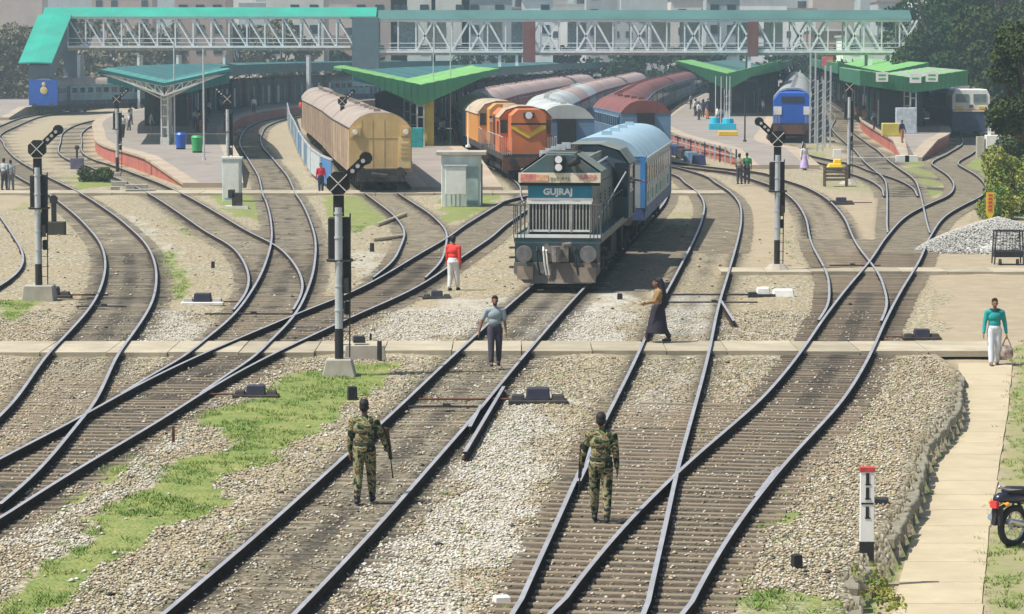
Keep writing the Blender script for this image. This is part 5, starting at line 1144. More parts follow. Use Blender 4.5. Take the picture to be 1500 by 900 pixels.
# catch point stub rail beside the straight track, and guard rails
def stub(p, q, label, bend=None):
    a = Vector((*W(*p), 0)); b_ = Vector((*W(*q), 0)); ys = np.linspace(min(a.y, b_.y), max(a.y, b_.y), 8); lo, hi = (a, b_) if a.y < b_.y else (b_, a)
    t = (ys - lo.y) / (hi.y - lo.y); xs = lo.x + (hi.x - lo.x) * t + (bend or 0) * t * (1 - t)
    g_ = rail_geo(None, ys, xs, .002, 0); single('rail_piece', g_, [steel_top, rail_side], label, 'rail')
stub((681, 662), (738, 566), 'short stub rail of the catch point ending in pale ballast')
stub((705, 593), (688, 625), 'thin switch blade lying along the catch point')
stub((1107, 727), (1140, 684), 'guard rail beside the outer rail of the right hand crossing')
stub((1075, 470), (1056, 440), 'short loose rail bent off the middle track near white ballast')
stub((848, 705), (870, 660), 'second rail lying close beside the rail at the right hand soldier')
for (x0, x1, py, lab) in ((598, 700, 596, 'rusty stretcher rod across the straight track'), (968, 1110, 443, 'thin stretcher rod across the middle track above the foot crossing'), (112, 185, 449, 'stretcher rod across the far left curve'), (300, 430, 460, 'stretcher rod across the curve in the left middle'), (1290, 1215, 389, 'stretcher rod across the right hand curves')):
    a, b_ = W(x0, py, -.08), W(x1, py, -.08); q = MB(); q.tube([Vector((a[0], a[1], -.08)), Vector(((a[0] + b_[0]) / 2, a[1], -.075)), Vector((b_[0], a[1], -.08))], .024, 6); q.box((a[0] * .45 + b_[0] * .55, a[1], -.05), (.16, .16, .08)); single('stretcher_rod', q, dark, lab, 'rod')
# gravel heap and trolley
hx_, hy_ = W(1478, 374, -.18); q = MB(); nn, mm = 40, 14; rr = np.random.default_rng(5); vs = []; fs = []
for j in range(mm + 1):
    for i in range(nn):
        a = 2 * math.pi * i / nn; t = j / mm; f = 1 - t; rad = 2.5 * f * (1 + .08 * math.sin(3 * a + 1)); h = 1.5 * (t**.8) * (1 - .15 * t) + rr.normal() * .025 * (t < .99)
        vs.append((hx_ + rad * 1.15 * math.cos(a) + (.25 * math.sin(5 * a)) * f, hy_ + 2.5 + rad * math.sin(a), -.22 + h))
for j in range(mm):
    for i in range(nn): k = (i + 1) % nn; fs.append((j * nn + i, j * nn + k, (j + 1) * nn + k, (j + 1) * nn + i))
fs.append(tuple(range(mm * nn, (mm + 1) * nn))); q.add(vs, fs); o = part('gravel_heap', q, gravel_m, None, kind='stuff'); tag(o, 'heap of pale grey gravel behind the mesh trolley at right', 'gravel heap'); del o['category']
Nn = 9000; a = rr.random(Nn) * 6.283; t = rr.random(Nn)**.6; rad = 2.6 * t * 1.03; x = hx_ + rad * 1.15 * np.cos(a); y = hy_ + 2.5 + rad * np.sin(a); z = -.2 + 1.5 * np.clip(1 - t, 0, 1)**.8 * (1 - .15 * (1 - t)); s = .03 + .03 * rr.random(Nn)
o = scatter_poly('gravel_stones', octv, octf, np.stack([x, y, z], -1), np.stack([s, s, s * .7], -1), a, [gravel_m, concrete], (rr.random(Nn) < .2).astype(int))
r = thing('mesh_trolley', 'black steel mesh trolley standing before the gravel heap', 'trolley', (*W(1476, 389, -.18), -.18))
q = MB()
for sx in (-.5, .5):
    for sy in (-.3, .3): q.tube([Vector((sx, sy, .05)), Vector((sx * .9, sy, 1.2))], .025, 5)
for z in (.5, 1.2):
    for s in (-.3, .3): q.tube([Vector((-.48, s, z)), Vector((.48, s, z))], .022, 5)
    for s in (-.48, .48): q.tube([Vector((s, -.3, z)), Vector((s, .3, z))], .022, 5)
part('frame', q, black, r); q = MB()
for k in range(9): q.cyl((-.42 + k * .105, .28, .5), (-.42 + k * .105, .28, 1.18), .008, .008, 4)
for k in range(6): q.cyl((-.46, .28, .58 + k * .11), (.46, .28, .58 + k * .11), .008, .008, 4)
part('mesh', q, dark, r); q = MB(); q.bb(-.5, .5, -.34, .34, .3, .5); part('tray', q, black, r)
for s in (-.3, .3): q = MB(); q.cyl((s - .04, -.25, .12), (s + .04, -.25, .12), .12, .12, 12); part('wheel', q, tyre_m, r)
r = thing('yellow_marker_board', 'narrow yellow marker board with red strokes before the bright hedge', 'marker board', (*W(1450, 328, -.18), -.18), .05)
q = MB(); q.prism([(-.17, .45), (0, .1), (.17, .45), (.17, 1.35), (-.17, 1.35)], -.03, .03, 'y'); part('board', q, yellow, r)
for k in range(5): q = MB(); q.bb(-.09, .09, -.045, -.03, .55 + k * .16, .63 + k * .16); part('red_mark', q, red_p, r)
q = MB(); q.bb(-.04, .04, -.02, .06, 0, .5); part('foot', q, yellow, r)
# wooden trolley with yellow load, at right centre
r = thing('wooden_trolley', 'brown slatted trolley with a yellow load near the white signal pole', 'trolley', (*W(1224, 274, -.18), -.18))
for k in range(4): q = MB(); q.bb(-.62, .62, -.42, -.38, .35 + k * .2, .48 + k * .2); part('slat', q, mat('old_wood', (.13, .10, .07), .9, 0, .3, 5), r)
for sx in (-.6, .6):
    for sy in (-.4, .4): q = MB(); q.bb(sx - .04, sx + .04, sy - .04, sy + .04, 0, 1.15); part('corner_post', q, MATS['old_wood'], r)
q = MB(); q.bb(-.6, .6, -.38, .4, .9, 1.0); part('bed', q, MATS['old_wood'], r)
q = MB(); q.box((-.05, 0, 1.14), (.95, .6, .3), taper=(.7, .7)); q.box((.1, .1, 1.4), (.5, .4, .25), taper=(.8, .8)); single('covered_load', q, [yellow], 'yellow covered load lying on the brown slatted trolley', 'load', (*W(1224, 274, -.18), -.18), bevel=.05)
stump(1226, 258, .5, .5, 'white box behind the yellow load', 'white_box', white, cat='box').location.z = .9
# fence of blue sheets beside the yellow train
fx = [(421, 172), (424, 190), (431, 205), (437, 222), (446, 240), (456, 256), (470, 268), (486, 276)]
fr_ = thing('sheet_fence', 'pale framed fence with blue sheets along the left side of the yellow train', 'fence', (*W(*fx[-1]), 0)); L0 = fr_.location
def fz(i): return 1.5 + .0 * i
pts = [Vector((*W(a, c, 0), 0)) for a, c in fx]
for i in range(len(pts) - 1):
    a, b_ = pts[i] - L0, pts[i + 1] - L0; n_ = max(1, int((b_ - a).length / 7))
    for j in range(n_):
        p = a.lerp(b_, j / n_); q_ = a.lerp(b_, (j + 1) / n_); m = MB(); m.beam((p.x, p.y, .75), (q_.x, q_.y, .75), .04, 1.3); part('sheet', m, [hero_blue, blue_side, mat('pale_sheet', (.45, .5, .5), .7)][(i + j) % 3], fr_)
        m = MB(); m.bb(p.x - .06, p.x + .06, p.y - .06, p.y + .06, -.2, 1.6); part('post', m, galv, fr_)
    m = MB(); m.beam((a.x, a.y, 1.5), (b_.x, b_.y, 1.5), .1); part('top_rail', m, galv, fr_)
# railing in front of the middle platform wall
rr_ = thing('railing', 'grey railing standing in front of the red wall of the middle platform', 'railing', (11.6, 216, 0)); 
for i in range(17):
    t = i / 16; x = 11.7 + t * 2.6 - 11.6; y = 240 - t * 44 - 216; m = MB(); m.bb(x - .05, x + .05, y - .05, y + .05, -.2, .95); part('post', m, [galv, navy, galv][i % 3], rr_)
for z in (.45, .9): m = MB(); m.beam((.1, 24, z), (2.7, -20, z), .05); part('bar', m, galv, rr_)
for i in range(7):
    m = MB(); m.box((0, 0, .35), (.9, 1.4, .7), taper=(.8, .8)); single('parts_crate', m, [navy, blue_side, dark][i % 3], ['nearest', 'second', 'third', 'fourth', 'fifth', 'sixth', 'farthest'][i] + ' bundle of stored gear along the railing of the middle platform', 'crate', (10.9 + i * -.15 + 1.2, 199 + i * 6, -.18), .1 * i, 'bundles stored by the middle platform', bevel=.05)
# pipe, stones and small relics left of centre
for (p, q_, lab) in (((594, 314), (552, 330), 'cream pipe lying in grass in front of the yellow train'), ((590, 346), (545, 352), 'second cream pipe below the other one near the yellow train')):
    a, b_ = W(*p, -.1), W(*q_, -.1); m = MB(); m.cyl((a[0], a[1], -.1), (b_[0], b_[1], -.1), .09, .09, 10); single('pipe', m, path_m, lab, 'pipe')
for k, (px, py, w) in enumerate(((175, 272, .9), (200, 277, 1.2), (168, 280, .5), (205, 284, 1.6))):
    m = MB(); m.box((0, 0, .12), (w, .35, .25)); single('concrete_block', m, concrete, ['leftmost', 'second', 'third', 'longest'][k] + ' pale concrete block lying before the left platform', 'block', (*W(px, py, -.18), -.18), .1 * k, 'concrete blocks before the left platform', bevel=.02)
# dark equipment frame behind far-left signal
r = thing('ground_frame', 'black ground frame lever with box behind the far left signal', 'ground frame', (*W(83, 345, -.18), -.18))
q = MB(); q.bb(-.35, .35, -.3, .3, 0, .55); part('box', q, mat('olive_dark', (.05, .05, .035), .8), r, bevel=.02); q = MB(); q.bb(-.2, .0, -.05, .05, .5, 1.6); q.bb(-.25, .05, -.08, .08, 1.3, 1.55); part('lever', q, black, r)
r = thing('equipment_rack', 'dark painted equipment stand beside the red platform wall at left', 'equipment stand', (*W(113, 248, -.18), -.18))
q = MB(); q.bb(-.4, .4, -.2, .2, 0, .7); part('box', q, mat('dull_purple', (.12, .11, .17), .7), r, bevel=.02); q = MB(); q.bb(-.06, .06, -.05, .05, .7, 1.3); q.ball((0, 0, 1.35), .16); part('lamp', q, dark, r)
# white equipment at right behind shrubs, low white rail sign by platform nose
r = thing('white_generator', 'white painted equipment cabinet among the shrubs left of the bright hedge', 'cabinet', (*W(1462, 232, -.18), -.18))
q = MB(); q.bb(-.9, .9, -.4, .4, .5, 1.6); part('body', q, white, r, bevel=.03); q = MB(); q.bb(-1.5, -1.0, -.3, .3, 0, 1.5); part('side_cabinet', q, concrete, r); q = MB(); q.bb(-.7, -.5, 0, .2, 1.6, 2.6); part('post', q, white, r); q = MB(); q.bb(-.5, .5, -.2, .2, 0, .5); part('plinth', q, concrete, r)
for k, px in enumerate((1322, 1335)):
    m = MB(); m.bb(-.45, .45, -.1, .1, .1, .55); single('white_block', m, white, ['left', 'right'][k] + ' one of two white blocks at the tip of the right platform', 'block', (*W(px, 240, -.18), -.18), 0, 'white blocks at the platform tip', bevel=.02)
m = MB(); m.bb(-2.2, 2.2, -.15, .15, 0, .25); single('platform_kerb', m, concrete, 'long low kerb at the tip of the right hand platform', 'kerb', (*W(1290, 236, -.18), -.18), bevel=.02)
m = MB(); m.bb(-.7, .7, -.3, .3, 0, 1.0); single('yellow_cart', m, mat('mustard', (.5, .42, .08)), 'yellow luggage cart on the right platform near the seated person', 'cart', (*W(1305, 200, .84), .84), bevel=.06)
m = MB(); m.bb(-.8, .8, -.3, .3, 0, 2.0); single('grey_kiosk', m, mat('kiosk_grey', (.42, .48, .52), .6), 'pale grey kiosk board under the right hand canopy', 'kiosk', (*W(1327, 196, .84), .84), bevel=.03)
for k in range(7):
    Y = 262 + k * 7; X = tx('T4', Y) + 3.3; m = MB(); m.bb(-.5, .5, -.04, .04, 1.2, 2.9); single('leaning_sheet', m, [white, galv][k % 2], '%s tall white sheet standing along the right hand platform' % ['first', 'second', 'third', 'fourth', 'fifth', 'sixth', 'seventh'][k], 'sheet', (X, Y, .84), -.3, 'white sheets along the right platform')
m = MB(); m.box((0, 0, 0), (1.2, .3, 1.1)); single('pink_banner', m, mat('pink_banner', (.65, .16, .17), .6), 'pink red panel hanging below the footbridge near the right platform', 'panel', atY(1212, 90, 340), 0)

# motorcycle at the right edge
mX, mY = W(1484, 803, -.68); r = thing('motorcycle', 'parked black motorcycle cut by the right edge, rear wheel showing', 'motorcycle', (mX, mY, -.67), R(38)); r.scale = (1.12,) * 3; 
def wheel(cx):
    q = MB(); q.smooth = True; n, m_ = 28, 8; loops = []
    for i in range(n):
        a = 2 * math.pi * i / n; loops.append([(cx + (.255 + .05 * math.cos(2 * math.pi * j / m_)) * math.cos(a), .05 * math.sin(2 * math.pi * j / m_), .305 + (.255 + .05 * math.cos(2 * math.pi * j / m_)) * math.sin(a)) for j in range(m_)])
    q.loft(loops + [loops[0]], cap=False); w = part('wheel', q, tyre_m, r)
    q = MB()
    for k in range(10): a = math.pi * 2 * k / 10; q.cyl((cx, 0, .305), (cx + .22 * math.cos(a), 0, .305 + .22 * math.sin(a)), .008, .008, 4)
    q.cyl((cx, -.05, .305), (cx, .05, .305), .06, .06, 12)
    for a in range(24): t = 2 * math.pi * a / 24; t2 = 2 * math.pi * (a + 1) / 24; q.cyl((cx + .215 * math.cos(t), 0, .305 + .215 * math.sin(t)), (cx + .215 * math.cos(t2), 0, .305 + .215 * math.sin(t2)), .02, .02, 5)
    part('rim', q, chrome, w)
wheel(0); wheel(1.28)
bikeblack = mat('bike_paint', (.02, .022, .05), .25, 0, .1, 3, spec=.6)
def sweep(nm, pts, m, closed_prof=10, parent=r):
    q = MB(); q.smooth = True; q.loft([[(c[0] + 0, w * math.cos(2 * math.pi * k / closed_prof), c[1] + h * math.sin(2 * math.pi * k / closed_prof)) for k in range(closed_prof)] for c, w, h in pts]); return part(nm, q, m, parent)
sweep('tank', [((.55, .78), .08, .06), ((.62, .82), .15, .12), ((.8, .86), .17, .14), ((.95, .88), .13, .12), ((1.02, .86), .06, .06)], bikeblack)
sweep('seat', [((-.18, .82), .08, .035), ((-.1, .83), .12, .06), ((.2, .80), .13, .06), ((.5, .76), .11, .06), ((.58, .76), .06, .04)], black)
sweep('tail', [((-.38, .72), .05, .04), ((-.3, .74), .08, .07), ((0, .72), .09, .09), ((.3, .68), .08, .08)], bikeblack)
q = MB(); q.bb(-.42, -.36, -.06, .06, .60, .70); part('tail_light', q, red_p, r); q = MB(); q.bb(-.36, -.3, -.08, .08, .35, .62); q.tube([Vector((-.15, .0, .62)), Vector((-.34, 0, .58)), Vector((-.4, 0, .35))], .025); part('mudguard', q, black, r)
for s in (-1, 1): q = MB(); q.ball((-.3, s * .16, .66), .035); q.cyl((-.3, s * .05, .67), (-.3, s * .16, .66), .012, .012, 5); part('indicator', q, mat('amber', (.7, .3, .03), .4), r)
q = MB(); q.tube([Vector((-.25, -.1, .86)), Vector((-.3, 0, .9)), Vector((-.25, .1, .86)), Vector((.05, .1, .83))], .014); q.tube([Vector((-.25, -.1, .86)), Vector((.05, -.1, .83))], .014); part('grab_rail', q, chrome, r)
q = MB(); q.tube([Vector((.6, .12, .3)), Vector((.2, .14, .3)), Vector((-.25, .15, .42))], .045, 10); q.cyl((-.1, .15, .39), (-.32, .15, .45), .055, .05, 10); part('exhaust', q, chrome, r)
q = MB(); q.tube([Vector((.6, -.12, .3)), Vector((.2, -.14, .3)), Vector((-.25, -.15, .42))], .045, 10); part('exhaust', q, chrome, r)
q = MB(); q.box((.62, 0, .4), (.34, .22, .34), taper=(.8, .8)); q.cyl((.55, -.14, .34), (.55, .14, .34), .13, .13, 14); part('engine', q, MATS['worn_steel'], r, bevel=.02)
q = MB(); q.tube([Vector((1.0, 0, .85)), Vector((.5, 0, .66)), Vector((.1, 0, .62)), Vector((.35, 0, .32)), Vector((.85, 0, .3)), Vector((1.0, 0, .85))], .025); q.tube([Vector((0, .09, .305)), Vector((.4, .09, .34))], .02); q.tube([Vector((0, -.09, .305)), Vector((.4, -.09, .34))], .02); q.tube([Vector((0, .1, .32)), Vector((.1, .1, .62))], .02); part('frame', q, black, r)
q = MB(); q.tube([Vector((1.28, .08, .3)), Vector((1.0, .08, .95))], .022); q.tube([Vector((1.28, -.08, .3)), Vector((1.0, -.08, .95))], .022); q.tube([Vector((.88, -.34, 1.02)), Vector((1.0, -.1, .98)), Vector((1.0, .1, .98)), Vector((.88, .34, 1.02))], .014); q.ball((1.1, 0, .86), .1); part('fork_and_handlebar', q, black, r)

# ------------------------------------------------------------------ people
EVS = bpy.data.scenes.new('shaping')
def remeshed(shapes, voxel, smooth=2):
    b = MB()
    for s in shapes: s(b)
    me = bpy.data.meshes.new('tmp'); me.from_pydata(b.v, [], b.f); me.update(); o = bpy.data.objects.new('tmp', me); EVS.collection.objects.link(o)
    m = o.modifiers.new('r', 'REMESH'); m.mode = 'VOXEL'; m.voxel_size = voxel; m.use_smooth_shade = True
    if smooth: s_ = o.modifiers.new('s', 'SMOOTH'); s_.iterations = smooth; s_.factor = .5
    vl_ = EVS.view_layers[0]; vl_.update(); dg = vl_.depsgraph; dg.update(); out = bpy.data.meshes.new_from_object(o.evaluated_get(dg)); bpy.data.objects.remove(o); return out
def cap(a, b_, r0, r1): return lambda B: (B.cyl(a, b_, r0, r1, 12), B.ball(a, r0, 12, 8), B.ball(b_, r1, 12, 8))
def ell(c, r, M=None): return lambda B: B.ball(c, r, 14, 10, M)
skin_m = mat('skin_brown', (.24, .12, .07), .55, 0, .1, 8, spec=.3); hair_m = mat('hair_black', (.012, .010, .009), .7, 0, .2, 20); lip_m = mat('lip', (.22, .08, .06), .5)
def camo():
    if 'camouflage' in MATS: return MATS['camouflage']
    m = bpy.data.materials.new('camouflage'); m.use_nodes = True; n = m.node_tree; b = n.nodes['Principled BSDF']; b.inputs['Roughness'].default_value = .9; b.inputs['Specular IOR Level'].default_value = .15
    tc = n.nodes.new('ShaderNodeTexCoord'); nz = n.nodes.new('ShaderNodeTexNoise'); nz.inputs['Scale'].default_value = 8; nz.inputs['Detail'].default_value = 3; nz.inputs['Distortion'].default_value = .8; n.links.new(tc.outputs['Object'], nz.inputs[0])
    cr = n.nodes.new('ShaderNodeValToRGB'); cr.color_ramp.interpolation = 'CONSTANT'; e = cr.color_ramp.elements; e[0].color = (.02, .025, .014, 1); e[1].position = .42; e[1].color = (.08, .115, .055, 1)
    for p_, c_ in ((.48, (.30, .27, .15)), (.56, (.15, .085, .04)), (.61, (.04, .055, .03))): x = e.new(p_); x.color = (*c_, 1)
    n.links.new(nz.outputs[0], cr.inputs[0]); n.links.new(cr.outputs[0], b.inputs['Base Color']); MATS['camouflage'] = m; return m
def person(label, px, py, z, height, face, shirt, trousers, sleeves='long', stride=.28, armL=(10, 12), armR=(-8, 12), vox=.012, shoes=black, dress=None, group=None, boots=False, hair=True, loc=None, lean=0, cap_m=None, spreadL=8, spreadR=8, beard=False, skirt=False):
    """origin on the ground between the feet; figure faces local -Y; face = heading of the face from -Y in degrees"""
    X, Y = loc if loc else W(px, py, z); r = thing('person', label, 'person', (X, Y, z), R(face), group); sc = height / 1.75; r.scale = (sc,) * 3
    V = Vector; hip = .92; sh = 1.42
    def leg(s, fwd):
        h = V((s * .095, 0, hip)); k = V((s * .10, -math.sin(fwd) * .44 - (.05 if fwd < 0 else .02), hip - .44 * math.cos(fwd))); 
        fw2 = fwd * .9 if fwd > 0 else fwd * 1.35; a = V((s * .10, k.y - math.sin(fw2) * .40, max(.09, k.z - .42 * math.cos(fw2)))); return h, k, a
    legs = [leg(-1, stride), leg(1, -stride)]
    def arm(s, deg, bend, spread):
        S_ = V((s * .20, .0, sh - .02)); a = R(deg); sp = R(spread); e_ = S_ + V((s * math.sin(sp) * .29, -math.sin(a) * .29, -math.cos(a) * .29)); a2 = R(deg + bend); w = e_ + V((s * math.sin(sp * .6) * .25, -math.sin(a2) * .25, -math.cos(a2) * .25)); return S_, e_, w
    arms = [arm(-1, armR[0], armR[1], spreadR), arm(1, armL[0], armL[1], spreadL)]
    top = V((0, -lean, 0)); hd = V((0, -.015 - lean, 1.62))
    body = [ell((0, -.0, 1.0), (.155, .11, .13)), ell((0, -.005, 1.12), (.14, .10, .14)), ell((0, -.0, 1.28), (.17, .115, .17)), cap((-.13, 0, sh - .02), (.13, 0, sh - .02), .075, .075), cap((0, .0, 1.42), (0, -.01, 1.54), .058, .052)]
    for h, k, a in legs: body += [cap(h, k, .088, .056), cap(k, a, .054, .036), cap(a, a + V((0, -.13, -.045)), .036, .03)]
    for si, (S_, e_, w) in zip((-1, 1), arms):
        body += [cap(S_, e_, .052, .040), cap(e_, w, .040, .026)]; d = (w - e_).normalized(); pal = w + d * .055; body += [ell(pal, (.022, .038, .05))]
        for k, (o_, l_) in enumerate(((-.028, .06), (-.009, .07), (.010, .066), (.027, .052))):
            p0 = w + d * .095 + V((0, o_, 0)); p1 = p0 + d * l_ * .55 + V((-si * .006, 0, 0)); p2 = p1 + d * l_ * .4 + V((-si * .022, 0, 0)); body += [cap(p0 - d * .03, p1, .0105, .0095), cap(p1, p2, .0095, .008)]
        t0 = w + d * .03 + V((0, -.03, 0)); t1 = t0 + d * .035 + V((-si * .01, -.022, 0)); body += [cap(t0, t1, .013, .011), cap(t1, t1 + d * .028, .011, .009)]
    # head: cranium, jaw, nose, brow, ears
    body += [ell(hd + V((0, .012, .055)), (.076, .094, .088)), ell(hd + V((0, -.022, -.01)), (.060, .070, .082)), ell(hd + V((0, -.052, -.062)), (.032, .030, .026)), cap(hd + V((0, -.088, .03)), hd + V((0, -.108, -.005)), .010, .015), cap(hd + V((-.035, -.08, .04)), hd + V((.035, -.08, .04)), .012, .012), cap(hd + V((-.02, -.088, -.04)), hd + V((.02, -.088, -.04)), .009, .009)]
    for s in (-1, 1): body += [ell(hd + V((s * .078, .01, .01)), (.012, .022, .032)), ell(hd + V((s * .042, -.062, -.008)), (.02, .02, .02))]
    me = remeshed(body, vox, 1); me.name = 'body'; me.materials.clear(); me.materials.append(skin_m); link('body', me, r)
    for s in (-1, 1): q = MB(); q.ball(hd + V((s * .030, -.081, .018)), (.012, .008, .007)); part('eye', q, black, r)
    q = MB(); q.ball(hd + V((0, -.098, -.04)), (.022, .006, .006)); part('mouth', q, lip_m, r)
    if beard:
        me = remeshed([ell(hd + V((0, -.045, -.06)), (.055, .05, .035)), ell(hd + V((0, -.03, -.04)), (.064, .05, .03))], .008); me.materials.append(hair_m); link('beard', me, r)
    hs = [ell(hd + V((0, .022, .075)), (.084, .098, .085)), ell(hd + V((0, .055, .02)), (.078, .062, .085)), ell(hd + V((0, -.045, .125)), (.06, .045, .03))]
    if hair: me = remeshed(hs, .009, 1); me.name = 'hair'; me.materials.clear(); me.materials.append(cap_m or hair_m); link('hair', me, r)
    # clothes
    tr = [ell((0, 0, 1.0), (.175, .128, .13)), ell((0, .02, .93), (.172, .125, .12))]
    for h, k, a in legs: tr += [cap(h, k, .108, .084), cap(k, a + V((0, .0, .06)), .084, .068 if not boots else .064)]
    if skirt: tr += [lambda B: B.cyl((0, 0, 1.0), (0, -.03, .16), .17, .33, 18)]
    me = remeshed(tr, vox, 2); me.name = 'trousers'; me.materials.clear(); me.materials.append(trousers); link('skirt' if skirt else 'trousers', me, r)
    sh_ = [ell((0, 0, .99), (.172, .126, .10)), ell((0, 0, 1.12), (.165, .122, .15)), ell((0, 0, 1.29), (.195, .135, .17)), cap((-.145, 0, sh - .02), (.145, 0, sh - .02), .086, .086), cap((0, 0, 1.42), (0, -.0, 1.475), .078, .066)]
    for S_, e_, w in arms:
        if sleeves == 'long': sh_ += [cap(S_, e_, .069, .056), cap(e_, e_.lerp(w, .92), .056, .042)]
        else: sh_ += [cap(S_, S_.lerp(e_, .75), .072, .064)]
    me = remeshed(sh_, vox, 2); me.name = 'shirt'; me.materials.clear(); me.materials.append(shirt); link('shirt', me, r)
    for h, k, a in legs:
        sv = [cap(a + V((0, .03, -.05)), a + V((0, -.15, -.055)), .048, .04)] + ([cap(a + V((0, .0, .12)), a, .058, .052)] if boots else [cap(a, a + V((0, 0, -.03)), .045, .045)])
        me = remeshed(sv, .012, 1); me.name = 'boot'; me.materials.clear(); me.materials.append(shoes); link('boot' if boots else 'shoe', me, r)
    return r, hd, arms
cm = camo()
gunm = mat('gun_metal', (.03, .03, .032), .5, .4, .2, 6)
def rifle(label, loc, rot, s=1):
    r = thing('rifle', label, 'rifle', loc); r.rotation_euler = rot; r.scale = (s,) * 3
    q = MB(); q.cyl((0, 0, -.42), (0, 0, -.1), .011, .011, 8); q.cyl((0, 0, -.45), (0, 0, -.42), .016, .016, 8); part('barrel', q, gunm, r)
    q = MB(); q.bb(-.02, .02, -.035, .035, -.1, .2); q.bb(-.015, .015, .03, .15, .02, .07); part('receiver', q, gunm, r, bevel=.005)
    q = MB(); q.add([(-.018, -.03, .2), (.018, -.03, .2), (.018, .03, .2), (-.018, .03, .2), (-.02, -.02, .48), (.02, -.02, .48), (.02, .1, .48), (-.02, .1, .48)], [(0, 1, 2, 3), (4, 7, 6, 5), (0, 4, 5, 1), (1, 5, 6, 2), (2, 6, 7, 3), (3, 7, 4, 0)]); part('stock', q, mat('stock_brown', (.06, .03, .015), .6), r); return r
s1, hd, arms = person('soldier in camouflage walking away on the straight track, gear in his right hand', 534, 737, -.15, 1.68, 172, cm, cm, armL=(-4, 14), armR=(12, 26), stride=.2, vox=.011, boots=True, spreadR=20, spreadL=7)
s2, hd2, arms2 = person('soldier in camouflage walking away on the track with the crossing, rifle at his left side', 880, 764, -.15, 1.70, 178, cm, cm, armL=(6, 30), armR=(-3, 12), stride=-.2, vox=.011, boots=True, spreadL=14, spreadR=8)
def hand(r, arms, i):
    bpy.context.view_layer.update(); S_, e_, w = arms[i]; return r.matrix_world @ (w + (w - e_).normalized() * .07)
h = hand(s1, arms, 0); rifle('short black rifle held low by the soldier on the straight track', h + Vector((.03, 0, -.05)), (R(8), R(-14), R(40)), .95)
h = hand(s2, arms2, 1); rifle('black rifle held muzzle down by the soldier on the crossing track', h + Vector((-.02, 0, -.08)), (R(14), R(8), R(-20)), 1.0)
for s_, nm in ((s1, 1), (s2, 2)):
    q = MB(); q.loft([[(.185 * math.cos(a), .14 * math.sin(a), z) for a in np.linspace(0, 2 * math.pi, 17)[:-1]] for z in (1.0, 1.05)]); part('belt', q, mat('olive_belt', (.05, .05, .03), .8), s_)
sgrey = mat('grey_shirt', (.30, .36, .38), .85, 0, .12, 6); tgrey = mat('dark_trousers', (.055, .05, .07), .85, 0, .2, 5)
person('man in grey t-shirt and dark trousers walking towards the viewer on the straight track', 725, 536, -.1, 1.62, 4, sgrey, tgrey, 'short', .16, (2, 10), (-5, 8), .012, spreadL=10, spreadR=26, beard=True)
person('man in bright red shirt and white trousers walking beside the diagonal track', 664, 426, -.17, 1.68, 160, mat('red_shirt', (.75, .05, .035), .8, 0, .12, 5), mat('white_trousers', (.70, .68, .66), .85, 0, .08, 5), 'long', .14, (6, 10), (-4, 12), .013, spreadL=4, spreadR=5)
wr_, hdw, armw = person('woman in black skirt and ochre shawl stepping over the rail to the left', 964, 502, -.08, 1.60, -82, mat('ochre_shawl', (.28, .17, .075), .85, 0, .3, 6), mat('black_cloth', (.018, .016, .028), .8, 0, .3, 5), 'long', .34, (28, 55), (14, 60), .012, skirt=False, lean=.04)
me = remeshed([lambda B: B.cyl((0, 0, 1.02), (0, -.03, .26), .17, .31, 20), ell((0, 0, 1.02), (.17, .13, .1))], .014, 3); me.materials.clear(); me.materials.append(MATS['black_cloth']); link('skirt', me, wr_)
me = remeshed([ell(Vector((0, .03, 1.69)), (.10, .11, .11)), lambda B: B.cyl((0, .06, 1.66), (.02, .16, 1.02), .10, .14, 14), ell((.02, .16, 1.02), (.14, .08, .1))], .012, 3); me.materials.clear(); me.materials.append(MATS['black_cloth']); link('head_scarf', me, wr_)
tm, hdt, armt = person('man in teal jumper and white trousers carrying a bag on the walkway', 1456, 537, -.36, 1.63, 2, mat('teal_jumper', (.015, .30, .30), .85, 0, .2, 6), mat('pale_trousers', (.62, .65, .72), .85, 0, .1, 5), 'long', .16, (-2, 8), (4, 10), .012, spreadL=14, spreadR=12)
q = MB(); q.loft([[(.135 * math.cos(a), -.0 + .105 * math.sin(a), z) for a in np.linspace(0, 2 * math.pi, 17)[:-1]] for z in (1.43, 1.5)]); part('scarf', q, mat('dark_teal_cloth', (.012, .07, .08), .9), tm)
h = hand(tm, armt, 1); bag = thing('carrier_bag', 'brown and white patterned bag hanging from the hand of the man in teal', 'bag', (h.x, h.y, h.z - .56))
q = MB(); q.loft([[(w * math.cos(a), d * math.sin(a), z) for a in np.linspace(0, 2 * math.pi, 15)[:-1]] for w, d, z in ((.12, .07, 0), (.17, .09, .08), (.16, .085, .22), (.11, .05, .34))]); part('sack', q, mat('bag_pattern', (.12, .06, .05), .8, 0, .2, 9, col2=(.6, .52, .46)), bag, bevel=.01)
for s in (-.045, .045): q = MB(); q.tube([Vector((-.1, s, .33)), Vector((0, s * .3, .56)), Vector((.1, s, .33))], .009, 5); part('handle', q, mat('bag_strap', (.2, .12, .1)), bag)
far = dict(vox=.02)
person('man in dark shirt, left of the two men standing on the far crossing path', 1083, 270, -.06, 1.66, 150, mat('beige_shirt', (.25, .22, .16), .9), tgrey, 'short', .06, vox=.02)
person('man in green shirt, right of the two men standing on the far crossing path', 1094, 270, -.06, 1.7, 170, mat('green_shirt', (.03, .17, .07), .9), tgrey, 'short', .06, vox=.02)
person('woman in a white and lilac sari near the blue locomotive', 1178, 250, -.17, 1.6, 30, mat('white_sari', (.68, .64, .68), .9), mat('lilac_sari', (.45, .36, .60), .9), 'long', .05, vox=.02, skirt=True)
